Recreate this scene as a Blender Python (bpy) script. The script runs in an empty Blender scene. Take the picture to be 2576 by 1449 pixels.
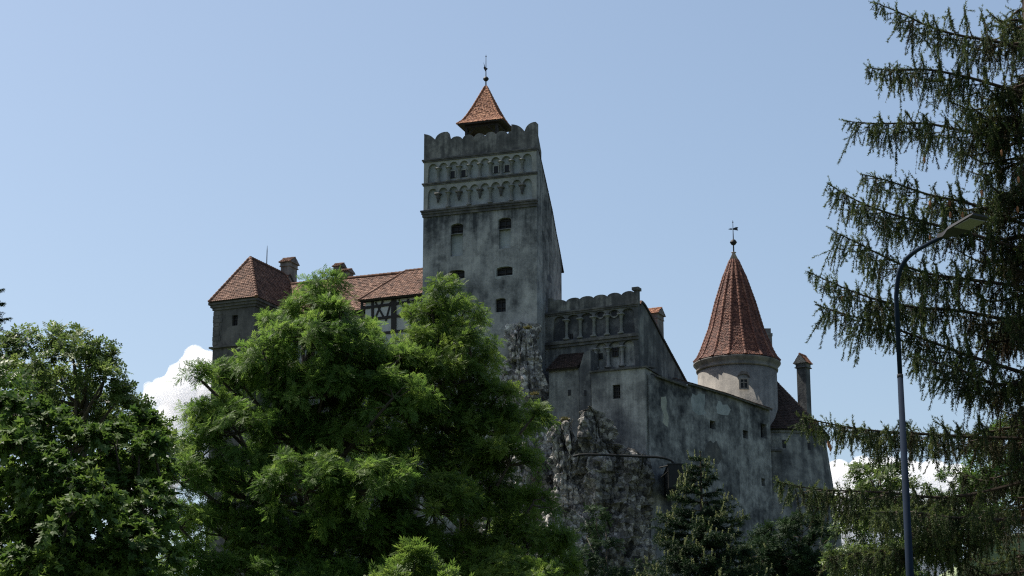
import bpy, bmesh, math, random
import numpy as np
from mathutils import Vector, noise
from mathutils.geometry import tessellate_polygon

S = bpy.context.scene
COL = S.collection
R = math.radians
rng = np.random.default_rng(11)
random.seed(7)

# ------------------------------------------------------------------ camera, sky, sun, exposure
FPX, PITCH = 5240.0, R(15)
EYE = Vector((0, 0, 1.7))
cam_d = bpy.data.cameras.new("camera")
cam_d.sensor_width = 36
cam_d.lens = 36 * FPX / 2576
cam_d.clip_end = 20000
cam = bpy.data.objects.new("camera", cam_d)
COL.objects.link(cam)
cam.location = EYE
cam.rotation_euler = (R(90) + PITCH, 0, 0)
S.camera = cam

SUN_AZ = (-0.90, 0.44)          # horizontal direction towards the sun
SUN_EL = R(60)
world = bpy.data.worlds.new("World")
S.world = world
world.use_nodes = True
wn = world.node_tree.nodes
sky = wn.new("ShaderNodeTexSky")
sky.sky_type = 'NISHITA'
sky.sun_disc = False
sky.sun_elevation = SUN_EL
sky.sun_rotation = math.atan2(SUN_AZ[0], SUN_AZ[1])
sky.air_density = 1.0
sky.dust_density = 2.0
sky.ozone_density = 0.35
air = wn.new("ShaderNodeHueSaturation")
air.inputs["Hue"].default_value = .495
air.inputs["Saturation"].default_value = .97
world.node_tree.links.new(sky.outputs[0], air.inputs["Color"])
world.node_tree.links.new(air.outputs[0], wn["Background"].inputs[0])
wn["Background"].inputs[1].default_value = 0.095
sun_d = bpy.data.lights.new("sun", 'SUN')
sun_d.energy = 5.0
sun_d.angle = R(0.5)
sun_d.color = (1.0, 0.93, 0.82)
sun = bpy.data.objects.new("sun", sun_d)
COL.objects.link(sun)
_sv = Vector((SUN_AZ[0] * math.cos(SUN_EL), SUN_AZ[1] * math.cos(SUN_EL), math.sin(SUN_EL)))
sun.rotation_euler = _sv.to_track_quat('Z', 'Y').to_euler()
S.view_settings.view_transform = 'Standard'
S.view_settings.look = 'None'
S.view_settings.exposure = 0.68
S.view_settings.gamma = 1.0
S.cycles.use_denoising = False
S.cycles.filter_width = 1.2
S.cycles.volume_bounces = 32
S.cycles.max_bounces = 32

# ------------------------------------------------------------------ helpers
def ray(x, y):
    cx, cy = (x - 1288) / FPX, (724.5 - y) / FPX
    c, s = math.cos(PITCH), math.sin(PITCH)
    return Vector((cx, c - s * cy, s + c * cy))

def at(x, y, Y):
    r = ray(x, y)
    return EYE + r * (Y / r.y)

def zoom(ox, oy, k):
    return lambda x, y: (ox + k * x, oy + k * y)
Z1 = zoom(1006.2, 120.7, .2870)
Z2 = zoom(1006.2, 469.6, .2870)
Z3 = zoom(503.1, 590.3, .2344)
Z4 = zoom(1341.7, 697.7, .2593)
Z5 = zoom(1643.5, 536.7, .3242)
Z6 = zoom(1610.0, 939.2, .3519)
Z8 = zoom(1375.2, 1006.2, .1852)
Z9 = zoom(1241.0, 791.6, .1759)

class Frame:
    """a wall's own axes: x along the wall, y into the building, z up"""
    def __init__(s, p, Y, yaw, z0):
        w = at(p[0], p[1], Y)
        s.yaw = R(yaw)
        s.U = Vector((math.cos(s.yaw), -math.sin(s.yaw), 0))
        s.N = Vector((math.sin(s.yaw), math.cos(s.yaw), 0))
        s.O = Vector((w.x, w.y, z0))
    def on(s, p, d=0.0):
        r = ray(*p)
        o = s.O + s.N * d
        q = EYE + r * ((o - EYE).dot(s.N) / r.dot(s.N)) - s.O
        return q.dot(s.U), q.z
    def onx(s, p, lx):
        r = ray(*p)
        o = s.O + s.U * lx
        q = EYE + r * ((o - EYE).dot(s.U) / r.dot(s.U)) - s.O
        return q.dot(s.N), q.z

def props(o, label=None, cat=None, group=None, kind=None):
    if label: o["label"] = label
    if cat: o["category"] = cat
    if group: o["group"] = group
    if kind: o["kind"] = kind
    return o

def thing(name, label, cat, loc=(0, 0, 0), rz=0.0, group=None):
    o = bpy.data.objects.new(name, None)
    COL.objects.link(o)
    o.location = loc
    o.rotation_euler = (0, 0, rz)
    return props(o, label, cat, group)

def link_mesh(name, me, mats, parent=None):
    for m in mats: me.materials.append(m)
    o = bpy.data.objects.new(name, me)
    COL.objects.link(o)
    if parent: o.parent = parent
    return o

def copy_part(o, parent, loc=(0, 0, 0)):
    c = o.copy()
    COL.objects.link(c)
    c.parent = parent
    c.location = loc
    return c

class MB:
    def __init__(s):
        s.v, s.f, s.m, s.t = [], [], [], []
    def add(s, vs, fs, mat=0, tint=0.5):
        b = len(s.v)
        s.v.extend([tuple(v) for v in vs])
        for f in fs:
            s.f.append([b + i for i in f]); s.m.append(mat); s.t.append(tint)
    def box(s, x0, x1, y0, y1, z0, z1, mat=0, tint=.5):
        s.add([(x0,y0,z0),(x1,y0,z0),(x1,y1,z0),(x0,y1,z0),(x0,y0,z1),(x1,y0,z1),(x1,y1,z1),(x0,y1,z1)],
              [(0,1,5,4),(1,2,6,5),(2,3,7,6),(3,0,4,7),(4,5,6,7),(3,2,1,0)], mat, tint)
    def prism(s, poly, y0, y1, mat=0, axis='y'):
        """poly of (x, z) run from y0 to y1 (axis y), or (y, z) run along x (axis x)"""
        n = len(poly)
        def P(a, d, b): return (a, d, b) if axis == 'y' else (d, a, b)
        vs = [P(a, y0, b) for a, b in poly] + [P(a, y1, b) for a, b in poly]
        tri = tessellate_polygon([[Vector((a, b, 0)) for a, b in poly]])
        fs = [tuple(t) for t in tri] + [tuple(i + n for i in reversed(t)) for t in tri]
        fs += [(i, (i + 1) % n, (i + 1) % n + n, i + n) for i in range(n)]
        s.add(vs, fs, mat)
    def holed(s, outer, holes, y=0.0, depth=.25, mat=0, bmat=None):
        """front wall face with openings: face, reveals and the recess backs"""
        loops = [[Vector((a, b, 0)) for a, b in outer]] + [[Vector((a, b, 0)) for a, b in h] for h in holes]
        flat = [p for l in loops for p in l]
        s.add([(p.x, y, p.y) for p in flat], [tuple(t) for t in tessellate_polygon(loops)], mat)
        for k, h in enumerate(holes):
            dp = depth[k] if isinstance(depth, (list, tuple)) else depth
            n = len(h)
            vs = [(a, y, b) for a, b in h] + [(a, y + dp, b) for a, b in h]
            s.add(vs, [(i, (i + 1) % n, (i + 1) % n + n, i + n) for i in range(n)], mat)
            tri = tessellate_polygon([[Vector((a, b, 0)) for a, b in h]])
            bk = bmat[k] if isinstance(bmat, (list, tuple)) else bmat
            s.add([(a, y + dp, b) for a, b in h], [tuple(t) for t in tri], mat if bk is None else bk)
    def tube(s, pts, rad, n=8, mat=0, tint=.5, cap=True):
        pts = [Vector(p) for p in pts]
        if not hasattr(rad, '__len__'): rad = [rad] * len(pts)
        b = len(s.v)
        side = None
        for i, p in enumerate(pts):
            d = (pts[min(i + 1, len(pts) - 1)] - pts[max(i - 1, 0)]).normalized()
            if side is None:
                side = d.cross(Vector((0, 0, 1)) if abs(d.z) < .9 else Vector((1, 0, 0))).normalized()
            else:
                side = (side - d * side.dot(d)).normalized()
            up = d.cross(side)
            for k in range(n):
                a = 2 * math.pi * k / n
                s.v.append(tuple(p + (side * math.cos(a) + up * math.sin(a)) * rad[i]))
        for i in range(len(pts) - 1):
            for k in range(n):
                s.f.append([b+i*n+k, b+i*n+(k+1)%n, b+(i+1)*n+(k+1)%n, b+(i+1)*n+k]); s.m.append(mat); s.t.append(tint)
        if cap:
            s.f.append([b + k for k in reversed(range(n))]); s.m.append(mat); s.t.append(tint)
            s.f.append([b + (len(pts)-1)*n + k for k in range(n)]); s.m.append(mat); s.t.append(tint)
    def lathe(s, prof, n=24, c=(0, 0, 0), mat=0, rot=0.0, cap=True):
        b = len(s.v)
        for r, z in prof:
            for k in range(n):
                a = rot + 2 * math.pi * k / n
                s.v.append((c[0] + r * math.cos(a), c[1] + r * math.sin(a), c[2] + z))
        for i in range(len(prof) - 1):
            for k in range(n):
                s.f.append([b+i*n+k, b+i*n+(k+1)%n, b+(i+1)*n+(k+1)%n, b+(i+1)*n+k]); s.m.append(mat); s.t.append(.5)
        if cap:
            s.f.append([b + k for k in reversed(range(n))]); s.m.append(mat); s.t.append(.5)
            s.f.append([b + (len(prof)-1)*n + k for k in range(n)]); s.m.append(mat); s.t.append(.5)
    def slab(s, poly, th, mat=0):
        """flat polygon in space given thickness th downwards along its normal"""
        P = [Vector(p) for p in poly]
        nrm = (P[1] - P[0]).cross(P[2] - P[0]).normalized()
        if nrm.z < 0: nrm = -nrm
        n = len(P)
        s.add([p for p in P] + [p - nrm * th for p in P],
              [tuple(range(n)), tuple(reversed(range(n, 2 * n)))] +
              [(i, (i + 1) % n, (i + 1) % n + n, i + n) for i in range(n)], mat)
    def tiles(s, poly, tw=.2, th=.2, lift=.045, mat=0):
        """beaver-tail tiles laid on a flat convex polygon whose first edge is the eave"""
        P = [Vector(p) for p in poly]
        u = (P[1] - P[0]).normalized()
        nrm = (P[1] - P[0]).cross(P[2] - P[0]).normalized()
        sl = nrm.cross(u)
        if nrm.z < 0: nrm = -nrm
        q = [((p - P[0]).dot(u), (p - P[0]).dot(sl)) for p in P]
        if max(a[1] for a in q) < 1e-4:
            sl = -sl; q = [(a, -b) for a, b in q]
        smax = max(a[1] for a in q)
        for r in range(int(smax / th) + 1):
            s0 = r * th
            sc = min(s0 + th * .45, smax - .01)
            xs = []
            for i in range(len(q)):
                (x0, y0), (x1, y1) = q[i], q[(i + 1) % len(q)]
                if (y0 - sc) * (y1 - sc) < 0:
                    xs.append(x0 + (x1 - x0) * (sc - y0) / (y1 - y0))
            if len(xs) < 2: continue
            xa, xb = min(xs), max(xs)
            x = xa - (tw * .5 if r % 2 else 0)
            while x < xb:
                a, b = max(x, xa), min(x + tw * .96, xb)
                x += tw
                if b - a < .03: continue
                j = random.uniform(-.012, .012)
                lf = lift + random.uniform(-.012, .018)
                w = b - a
                top = min(s0 + th * 1.5, smax + .02)
                def pt(xx, ss, h): return P[0] + u * xx + sl * ss + nrm * h
                vs = [pt(a, s0 + j + .05, lf), pt(a + w*.25, s0 + j - .01, lf), pt(a + w*.75, s0 + j - .01, lf), pt(b, s0 + j + .05, lf),
                      pt(b, top, .004), pt(a, top, .004)]
                vs += [p - nrm * .03 for p in vs[:4]]
                s.add(vs, [(0,1,2,3,4,5), (0,6,7,1), (1,7,8,2), (2,8,9,3)], mat, random.random())
    def ridge(s, p0, p1, r=.11, step=.33, mat=0):
        p0, p1 = Vector(p0), Vector(p1)
        L = (p1 - p0).length
        n = max(1, int(L / step))
        for i in range(n):
            a, b = p0.lerp(p1, i / n), p0.lerp(p1, min(1, (i + 1.12) / n))
            s.tube([a, b], [r * 1.18, r * .85], 7, mat, random.uniform(.35, 1))
    def build(s, name, mats, parent=None, smooth=False, fix=True):
        me = bpy.data.meshes.new(name)
        me.from_pydata(s.v, [], s.f)
        if not isinstance(mats, (list, tuple)): mats = [mats]
        me.polygons.foreach_set("material_index", s.m)
        at_ = me.attributes.new("tint", 'FLOAT', 'FACE')
        at_.data.foreach_set("value", s.t)
        if fix:
            bm = bmesh.new(); bm.from_mesh(me)
            bmesh.ops.recalc_face_normals(bm, faces=bm.faces)
            bm.to_mesh(me); bm.free()
        if smooth: me.polygons.foreach_set("use_smooth", [True] * len(me.polygons))
        me.update()
        return link_mesh(name, me, mats, parent)

# ------------------------------------------------------------------ materials
def new_mat(name):
    m = bpy.data.materials.new(name)
    m.use_nodes = True
    n = m.node_tree.nodes
    return m, n, m.node_tree.links, n["Principled BSDF"]

def ramp(n, stops):
    r = n.new("ShaderNodeValToRGB")
    e = r.color_ramp.elements
    while len(e) < len(stops): e.new(.5)
    for i, (p, c) in enumerate(stops):
        e[i].position = p; e[i].color = (*c, 1)
    return r

def noise_node(n, l, vec, scale, detail=6, rough=.6):
    t = n.new("ShaderNodeTexNoise")
    t.inputs["Scale"].default_value = scale
    t.inputs["Detail"].default_value = detail
    t.inputs["Roughness"].default_value = rough
    l.new(vec, t.inputs["Vector"])
    return t.outputs["Fac"]

def math_node(n, l, op, a, b):
    t = n.new("ShaderNodeMath"); t.operation = op
    for i, v in enumerate((a, b)):
        if isinstance(v, (int, float)): t.inputs[i].default_value = v
        else: l.new(v, t.inputs[i])
    return t.outputs[0]

def coords(n, l, scale=(1, 1, 1), loc=(0, 0, 0)):
    tc = n.new("ShaderNodeTexCoord")
    mp = n.new("ShaderNodeMapping")
    mp.inputs["Scale"].default_value = scale
    mp.inputs["Location"].default_value = loc
    l.new(tc.outputs["Object"], mp.inputs["Vector"])
    return mp.outputs[0]

def stucco(name, dark, mid, light, streak=.35, seed=0.0, blotch=.3, contrast=.10, stain=None, patches=1.0):
    m, n, l, b = new_mat(name)
    v = coords(n, l, loc=(seed, seed * .7, seed * 1.3))
    vs = coords(n, l, (1.6, 1.6, .13), (seed, seed, 0))
    big = noise_node(n, l, v, blotch, 7, .62)
    med = noise_node(n, l, v, 1.3, 8, .7)
    st = noise_node(n, l, vs, 1.4, 5, .6)
    k = 1 / (.5 + .35 + streak)
    mix = math_node(n, l, 'ADD', math_node(n, l, 'ADD', math_node(n, l, 'MULTIPLY', big, .5 * k), math_node(n, l, 'MULTIPLY', med, .35 * k)),
                    math_node(n, l, 'MULTIPLY', st, streak * k))
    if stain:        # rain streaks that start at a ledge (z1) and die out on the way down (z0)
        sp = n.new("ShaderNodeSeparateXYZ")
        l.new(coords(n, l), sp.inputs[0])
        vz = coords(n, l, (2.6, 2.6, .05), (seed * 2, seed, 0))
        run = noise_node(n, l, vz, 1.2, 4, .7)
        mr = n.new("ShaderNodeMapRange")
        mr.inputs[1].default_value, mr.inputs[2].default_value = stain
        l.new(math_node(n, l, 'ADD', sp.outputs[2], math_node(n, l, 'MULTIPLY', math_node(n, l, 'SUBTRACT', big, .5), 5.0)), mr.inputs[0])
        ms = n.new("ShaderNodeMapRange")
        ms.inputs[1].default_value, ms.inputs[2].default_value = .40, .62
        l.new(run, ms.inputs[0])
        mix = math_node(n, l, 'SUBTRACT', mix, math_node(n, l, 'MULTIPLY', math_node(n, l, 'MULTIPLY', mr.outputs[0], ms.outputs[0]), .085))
    r = ramp(n, [(.5 - contrast * 1.25, dark), (.5, mid), (.5 + contrast * 1.25, light)])
    l.new(mix, r.inputs[0])
    fine = noise_node(n, l, v, 9, 6, .7)
    hsv = n.new("ShaderNodeHueSaturation")
    l.new(math_node(n, l, 'ADD', .72, math_node(n, l, 'MULTIPLY', fine, .56)), hsv.inputs["Value"])
    # lime repairs and soot, both with edges of their own
    rep = ramp(n, [(.60, (0, 0, 0)), (.635, (1, 1, 1))])
    l.new(noise_node(n, l, coords(n, l, (1, 1, .8), (seed * 3, seed, seed * 2)), .55, 4, .55), rep.inputs[0])
    soot = ramp(n, [(.525, (0, 0, 0)), (.60, (1, 1, 1))])
    l.new(noise_node(n, l, coords(n, l, (1, 1, .75), (seed, seed * 4, seed)), .75, 12, .72), soot.inputs[0])
    m1 = n.new("ShaderNodeMix"); m1.data_type = 'RGBA'
    l.new(math_node(n, l, 'MULTIPLY', rep.outputs[0], .38 * patches), m1.inputs[0]); l.new(r.outputs[0], m1.inputs[6]); m1.inputs[7].default_value = (*[c * .92 for c in light], 1)
    m2 = n.new("ShaderNodeMix"); m2.data_type = 'RGBA'
    l.new(math_node(n, l, 'MULTIPLY', soot.outputs[0], .42 * patches), m2.inputs[0]); l.new(m1.outputs[2], m2.inputs[6]); m2.inputs[7].default_value = (*dark, 1)
    l.new(m2.outputs[2], hsv.inputs["Color"])
    l.new(hsv.outputs[0], b.inputs["Base Color"])
    b.inputs["Roughness"].default_value = .95
    b.inputs["Specular IOR Level"].default_value = .15
    bp = n.new("ShaderNodeBump")
    bp.inputs["Strength"].default_value = .55
    bp.inputs["Distance"].default_value = .06
    l.new(math_node(n, l, 'ADD', math_node(n, l, 'MULTIPLY', med, 1.2), math_node(n, l, 'MULTIPLY', fine, .5)), bp.inputs["Height"])
    l.new(bp.outputs[0], b.inputs["Normal"])
    return m

def tinted(name, stops, rough=.85, dirt=.5, spec=.3, dscale=1.0):
    """colour from the per-face tint, dirtied by noise"""
    m, n, l, b = new_mat(name)
    a = n.new("ShaderNodeAttribute"); a.attribute_name = "tint"
    r = ramp(n, stops)
    v = coords(n, l)
    d = noise_node(n, l, v, dscale, 6, .65)
    l.new(math_node(n, l, 'ADD', math_node(n, l, 'MULTIPLY', a.outputs["Fac"], 1 - dirt),
                    math_node(n, l, 'MULTIPLY', math_node(n, l, 'SUBTRACT', math_node(n, l, 'MULTIPLY', d, 2), .5), dirt)), r.inputs[0])
    l.new(r.outputs[0], b.inputs["Base Color"])
    b.inputs["Roughness"].default_value = rough
    b.inputs["Specular IOR Level"].default_value = spec
    return m

def plain(name, c, rough=.7, metal=0.0, vary=.25, scale=4.0, spec=.3):
    m, n, l, b = new_mat(name)
    b.inputs['Specular IOR Level'].default_value = spec
    v = coords(n, l)
    f = noise_node(n, l, v, scale, 6, .65)
    r = ramp(n, [(.3, tuple(x * (1 - vary) for x in c)), (.7, tuple(min(1, x * (1 + vary)) for x in c))])
    l.new(f, r.inputs[0])
    l.new(r.outputs[0], b.inputs["Base Color"])
    b.inputs["Roughness"].default_value = rough
    b.inputs["Metallic"].default_value = metal
    return m

def leaf_mat(name, stops, transl=.3, rough=.48, spec=.36):
    m, n, l, b = new_mat(name)
    a = n.new("ShaderNodeAttribute"); a.attribute_name = "tint"
    r = ramp(n, stops)
    l.new(a.outputs["Fac"], r.inputs[0])
    l.new(r.outputs[0], b.inputs["Base Color"])
    b.inputs["Roughness"].default_value = rough
    b.inputs["Specular IOR Level"].default_value = spec
    t = n.new("ShaderNodeBsdfTranslucent")
    g = n.new("ShaderNodeHueSaturation")
    g.inputs["Hue"].default_value = .493; g.inputs["Saturation"].default_value = 1.0; g.inputs["Value"].default_value = 1.5
    l.new(r.outputs[0], g.inputs["Color"]); l.new(g.outputs[0], t.inputs[0])
    mx = n.new("ShaderNodeMixShader"); mx.inputs[0].default_value = transl
    l.new(b.outputs[0], mx.inputs[1]); l.new(t.outputs[0], mx.inputs[2])
    l.new(mx.outputs[0], n["Material Output"].inputs[0])
    return m

def rock_mat(name="limestone", k=1.0):
    m, n, l, b = new_mat(name)
    v = coords(n, l)
    big = noise_node(n, l, v, .5, 6, .6)
    med = noise_node(n, l, v, 2.6, 8, .75)
    vo = n.new("ShaderNodeTexVoronoi"); vo.inputs["Scale"].default_value = 3.2
    vo.feature = 'DISTANCE_TO_EDGE'
    l.new(v, vo.inputs["Vector"])
    vc = n.new("ShaderNodeTexVoronoi"); vc.inputs["Scale"].default_value = 3.2
    l.new(v, vc.inputs["Vector"])
    sep = n.new("ShaderNodeSeparateColor"); l.new(vc.outputs["Color"], sep.inputs[0])
    f = math_node(n, l, 'ADD', math_node(n, l, 'MULTIPLY', big, .4), math_node(n, l, 'ADD', math_node(n, l, 'MULTIPLY', med, .4), math_node(n, l, 'MULTIPLY', sep.outputs[0], .2)))
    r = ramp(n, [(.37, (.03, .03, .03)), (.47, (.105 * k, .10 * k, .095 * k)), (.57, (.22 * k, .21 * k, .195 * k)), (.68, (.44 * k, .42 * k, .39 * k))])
    l.new(f, r.inputs[0])
    crack = ramp(n, [(0, (.25, .25, .25)), (.09, (1, 1, 1))])
    l.new(vo.outputs["Distance"], crack.inputs[0])
    mx = n.new("ShaderNodeMix"); mx.data_type = 'RGBA'; mx.blend_type = 'MULTIPLY'; mx.inputs[0].default_value = .5
    l.new(r.outputs[0], mx.inputs[6]); l.new(crack.outputs[0], mx.inputs[7])
    l.new(mx.outputs[2], b.inputs["Base Color"])
    b.inputs["Roughness"].default_value = .92
    b.inputs["Specular IOR Level"].default_value = .2
    bp = n.new("ShaderNodeBump"); bp.inputs["Strength"].default_value = .8; bp.inputs["Distance"].default_value = .12
    l.new(math_node(n, l, 'ADD', med, math_node(n, l, 'MULTIPLY', crack.outputs[0], .5)), bp.inputs["Height"])
    l.new(bp.outputs[0], b.inputs["Normal"])
    return m

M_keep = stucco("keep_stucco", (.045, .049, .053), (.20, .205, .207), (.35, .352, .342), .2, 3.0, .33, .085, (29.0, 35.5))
M_frieze = stucco("frieze_stucco", (.11, .115, .11), (.235, .24, .228), (.34, .34, .315), .25, 9.0, patches=.35)
M_panel = stucco("panel_stucco", (.16, .18, .185), (.28, .30, .305), (.36, .38, .38), .2, 5.0, patches=.25)
M_parapet = stucco("parapet_stucco", (.035, .038, .04), (.10, .10, .098), (.25, .248, .23), .5, 12.0, .6, .09)
M_court = stucco("court_stucco", (.035, .038, .042), (.085, .088, .092), (.22, .222, .215), .35, 21.0, .45, .10)
M_annex = stucco("annex_stucco", (.06, .063, .068), (.17, .172, .168), (.34, .342, .325), .4, 31.0, .35, .09)
M_curtain = stucco("curtain_stucco", (.03, .033, .038), (.13, .133, .136), (.31, .312, .305), .16, 44.0, .4, .075, (20.0, 22.5))
M_round = stucco("round_tower_stucco", (.06, .06, .063), (.195, .185, .172), (.30, .28, .252), .3, 52.0, .4, .13, patches=.5)
M_bastion = stucco("bastion_stucco", (.035, .038, .042), (.12, .123, .124), (.29, .29, .275), .35, 61.0, .4, .085)
M_turret = stucco("turret_stucco", (.035, .035, .036), (.095, .092, .088), (.17, .162, .15), .3, 70.0, .6, .13)
M_white = stucco("white_plaster", (.26, .265, .265), (.40, .405, .40), (.50, .50, .485), .2, 80.0, patches=.3)
M_chim = stucco("chimney_stucco", (.06, .055, .055), (.17, .155, .15), (.26, .24, .225), .3, 90.0, .8)
M_trim = stucco("dark_trim", (.03, .03, .032), (.08, .08, .08), (.19, .18, .165), .2, 100.0, .8, .12)
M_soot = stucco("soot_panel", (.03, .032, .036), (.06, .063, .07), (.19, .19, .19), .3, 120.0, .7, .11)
M_patch = stucco("patch_plaster", (.19, .195, .17), (.28, .285, .25), (.36, .36, .31), .1, 110.0, 1.0)
M_tile = tinted("red_tiles", [(.0, (.085, .034, .021)), (.35, (.185, .075, .042)), (.65, (.28, .123, .068)), (1, (.42, .22, .13))], .8, .35)
M_oldtile = tinted("weathered_tiles", [(.0, (.038, .024, .019)), (.35, (.09, .046, .033)), (.65, (.15, .078, .054)), (1, (.27, .165, .12))], .85, .4)
M_conetile = tinted("dark_red_tiles", [(.0, (.036, .015, .012)), (.4, (.082, .032, .023)), (.7, (.138, .054, .036)), (1, (.26, .125, .08))], .75, .4)
M_darktile = tinted("dark_shadow_tiles", [(.0, (.012, .010, .009)), (.5, (.030, .019, .016)), (1, (.06, .036, .028))], .9, .5)  # near-black tiles; the keep's shadow on the lean-to is put into them
M_wood = plain("dark_wood", (.022, .019, .018), .75, 0, .4, 6)
M_dark = plain("dark_opening", (.008, .009, .012), .6, 0, .3)
M_iron = plain("wrought_iron", (.03, .032, .035), .55, .6)
M_lead = plain("lead_cap", (.36, .30, .26), .6, .1)
M_black = plain("black_metal", (.012, .013, .014), .5, .3)
M_lampgrey = plain("lamp_paint", (.010, .018, .034), .85, 0, .2, 3, .08)
M_lamphead = plain("lamp_head_paint", (.045, .047, .053), .8, 0, .2, 8, .1)
M_lens = plain("lamp_lens", (.20, .20, .185), .35, 0, .08, 20)
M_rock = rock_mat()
M_pale_litrock = rock_mat("pale_sunlit_limestone", 1.6)  # lighter than the rubble, with the keep cliff's sunlight put into the colour
M_bark = plain("bark", (.06, .05, .04), .9, 0, .5, 7)
M_twig = plain("spruce_twig", (.05, .037, .028), .9, 0, .4, 9)
M_flash = plain("zinc", (.45, .48, .52), .5, .3)

# ------------------------------------------------------------------ ground and hill
def hill_z(x, y):
    r2 = (x - 3) ** 2 * .85 + (y - 168) ** 2
    h = 26.5 * math.exp(-r2 / (2 * 31 ** 2))
    k = max(0.0, min(1.0, (y - 62) / 50))
    return h * k * k * (3 - 2 * k) + (1.2 * noise.noise(Vector((x * .06, y * .06, 0))) * k)

def ground():
    m, n, l, b = new_mat("grass_and_soil")
    v = coords(n, l)
    f = noise_node(n, l, v, .25, 8, .7)
    r = ramp(n, [(.35, (.02, .03, .012)), (.55, (.045, .07, .02)), (.7, (.09, .085, .05))])
    l.new(f, r.inputs[0]); l.new(r.outputs[0], b.inputs["Base Color"])
    b.inputs["Roughness"].default_value = .95
    me = MB()
    xs = [-900, -500, -200] + list(np.linspace(-110, 110, 75)) + [200, 500, 900]
    ys = [-300, -100, -40] + list(np.linspace(0, 270, 90)) + [400, 700, 1200]
    vs = [(x, y, hill_z(x, y)) for y in ys for x in xs]
    nx = len(xs)
    me.add(vs, [(j*nx+i, j*nx+i+1, (j+1)*nx+i+1, (j+1)*nx+i) for j in range(len(ys)-1) for i in range(nx-1)])
    props(me.build("ground", m, None, True), "grassy ground rising into the castle hill", "ground", None, "structure")
ground()

# ------------------------------------------------------------------ clouds far beyond the hill
def cloud(lobes, Y, label):
    m = bpy.data.materials.new("cloud_vapour")
    m.use_nodes = True
    n, l = m.node_tree.nodes, m.node_tree.links
    n.remove(n["Principled BSDF"])
    v = n.new("ShaderNodeVolumePrincipled")
    v.inputs["Color"].default_value = (.985, .985, .99, 1)
    v.inputs["Density"].default_value = .055
    v.inputs["Anisotropy"].default_value = .15
    l.new(v.outputs[0], n["Material Output"].inputs["Volume"])
    bm = bmesh.new()
    k = Y / FPX
    for (x, y, r) in lobes:
        c = at(x, y, Y + random.uniform(-30, 30) * k)
        g = bmesh.ops.create_icosphere(bm, subdivisions=4, radius=r * k)
        for q in g["verts"]:
            p = (c + q.co) / (k * 26)
            w, _ = noise.voronoi(p * 1.5)
            w2, _ = noise.voronoi(p * 3.7)
            q.co = c + q.co * (1 + .10 * noise.fractal(p, .8, 2.1, 5) + .26 * (.5 - w[0]) + .10 * (.5 - w2[0]))
    me = bpy.data.meshes.new("cloud_lobes"); bm.to_mesh(me); bm.free()
    o = link_mesh("cloud", me, [])
    md = o.modifiers.new("skin", 'REMESH'); md.mode = 'VOXEL'; md.voxel_size = 3.2
    dg = bpy.context.evaluated_depsgraph_get()
    me2 = bpy.data.meshes.new_from_object(o.evaluated_get(dg))
    o.modifiers.clear(); o.data = me2; me2.materials.clear(); me2.materials.append(m); me2.name = "cloud"
    props(o, label, "cloud", None, "stuff")
cloud([(488, 892, 26), (470, 915, 22), (510, 905, 28), (440, 935, 22), (428, 962, 20), (375, 975, 17), (398, 968, 18), (490, 915, 36), (455, 950, 38), (520, 930, 50), (420, 985, 40), (385, 1000, 30), (470, 1010, 60), (430, 1050, 45), (545, 1000, 70),
       (500, 1090, 60), (450, 1120, 60), (600, 950, 60), (400, 1180, 70), (550, 1180, 80), (360, 1260, 90)], 3000, "white cumulus cloud rising beside the old stone turret")
cloud([(2110, 1200, 45), (2170, 1190, 45), (2230, 1185, 42), (2290, 1200, 45), (2350, 1195, 42), (2410, 1210, 45), (2140, 1270, 60), (2240, 1270, 60),
       (2340, 1280, 60), (2440, 1290, 60), (2080, 1280, 50), (2180, 1360, 80), (2320, 1380, 90)], 3000, "pale low cloud bank behind the hanging spruce twigs")

# ------------------------------------------------------------------ architecture pieces
def rect(a, b, c, d): return [(a, b), (c, b), (c, d), (a, d)]
def arched(x0, x1, z0, z1, rise, n=8):
    pts = [(x0, z0), (x1, z0)]
    for i in range(n + 1):
        a = math.pi * i / n
        pts.append(((x0 + x1) / 2 + (x1 - x0) / 2 * math.cos(a), z1 - rise + rise * math.sin(a)))
    return pts
def half(p, q, n=8):
    """pixel points of a half-round between two valleys p -> q (x, y), risen by its own height"""
    (x0, y0), (x1, y1), h = p, q[:2], q[2]
    out = []
    for i in range(1, n + 1):
        a = math.pi * (1 - i / n)
        t = .5 + .5 * math.cos(a)
        out.append((x0 + (x1 - x0) * t, y0 + (y1 - y0) * t - h * math.sin(a)))
    return out
def quarter(p, q, first_flat, n=7):
    out = []
    for i in range(1, n + 1):
        a = math.pi / 2 * i / n
        if first_flat: t, u = math.sin(a), 1 - math.cos(a)
        else: t, u = 1 - math.cos(a), math.sin(a)
        out.append((p[0] + (q[0] - p[0]) * t, p[1] + (q[1] - p[1]) * u))
    return out

def add_window(parent, x0, x1, z0, z1, y, rise=0.0, bars=(1, 2), name="window"):
    w = MB()
    shape = arched(x0, x1, z0, z1, rise) if rise else rect(x0, z0, x1, z1)
    w.prism([(a, b) for a, b in shape], y - .02, y + .05)
    o = w.build(name, M_dark, parent)
    f = MB()
    t = .05
    f.box(x0, x0 + t, y - .09, y - .022, z0, z1 - rise)
    f.box(x1 - t, x1, y - .09, y - .022, z0, z1 - rise)
    f.box(x0 + t, x1 - t, y - .09, y - .022, z0, z0 + t)
    for i in range(bars[0]):
        x = x0 + (x1 - x0) * (i + 1) / (bars[0] + 1)
        f.box(x - .03, x + .03, y - .085, y - .024, z0 + t, z1 - t * 1.5)
    for i in range(bars[1]):
        z = z0 + (z1 - z0) * (i + .8) / (bars[1] + .3)
        f.box(x0 + t, x1 - t, y - .095, y - .026, z - .03, z + .03)
    f.build("frame", M_wood, o)
    return o

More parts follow.
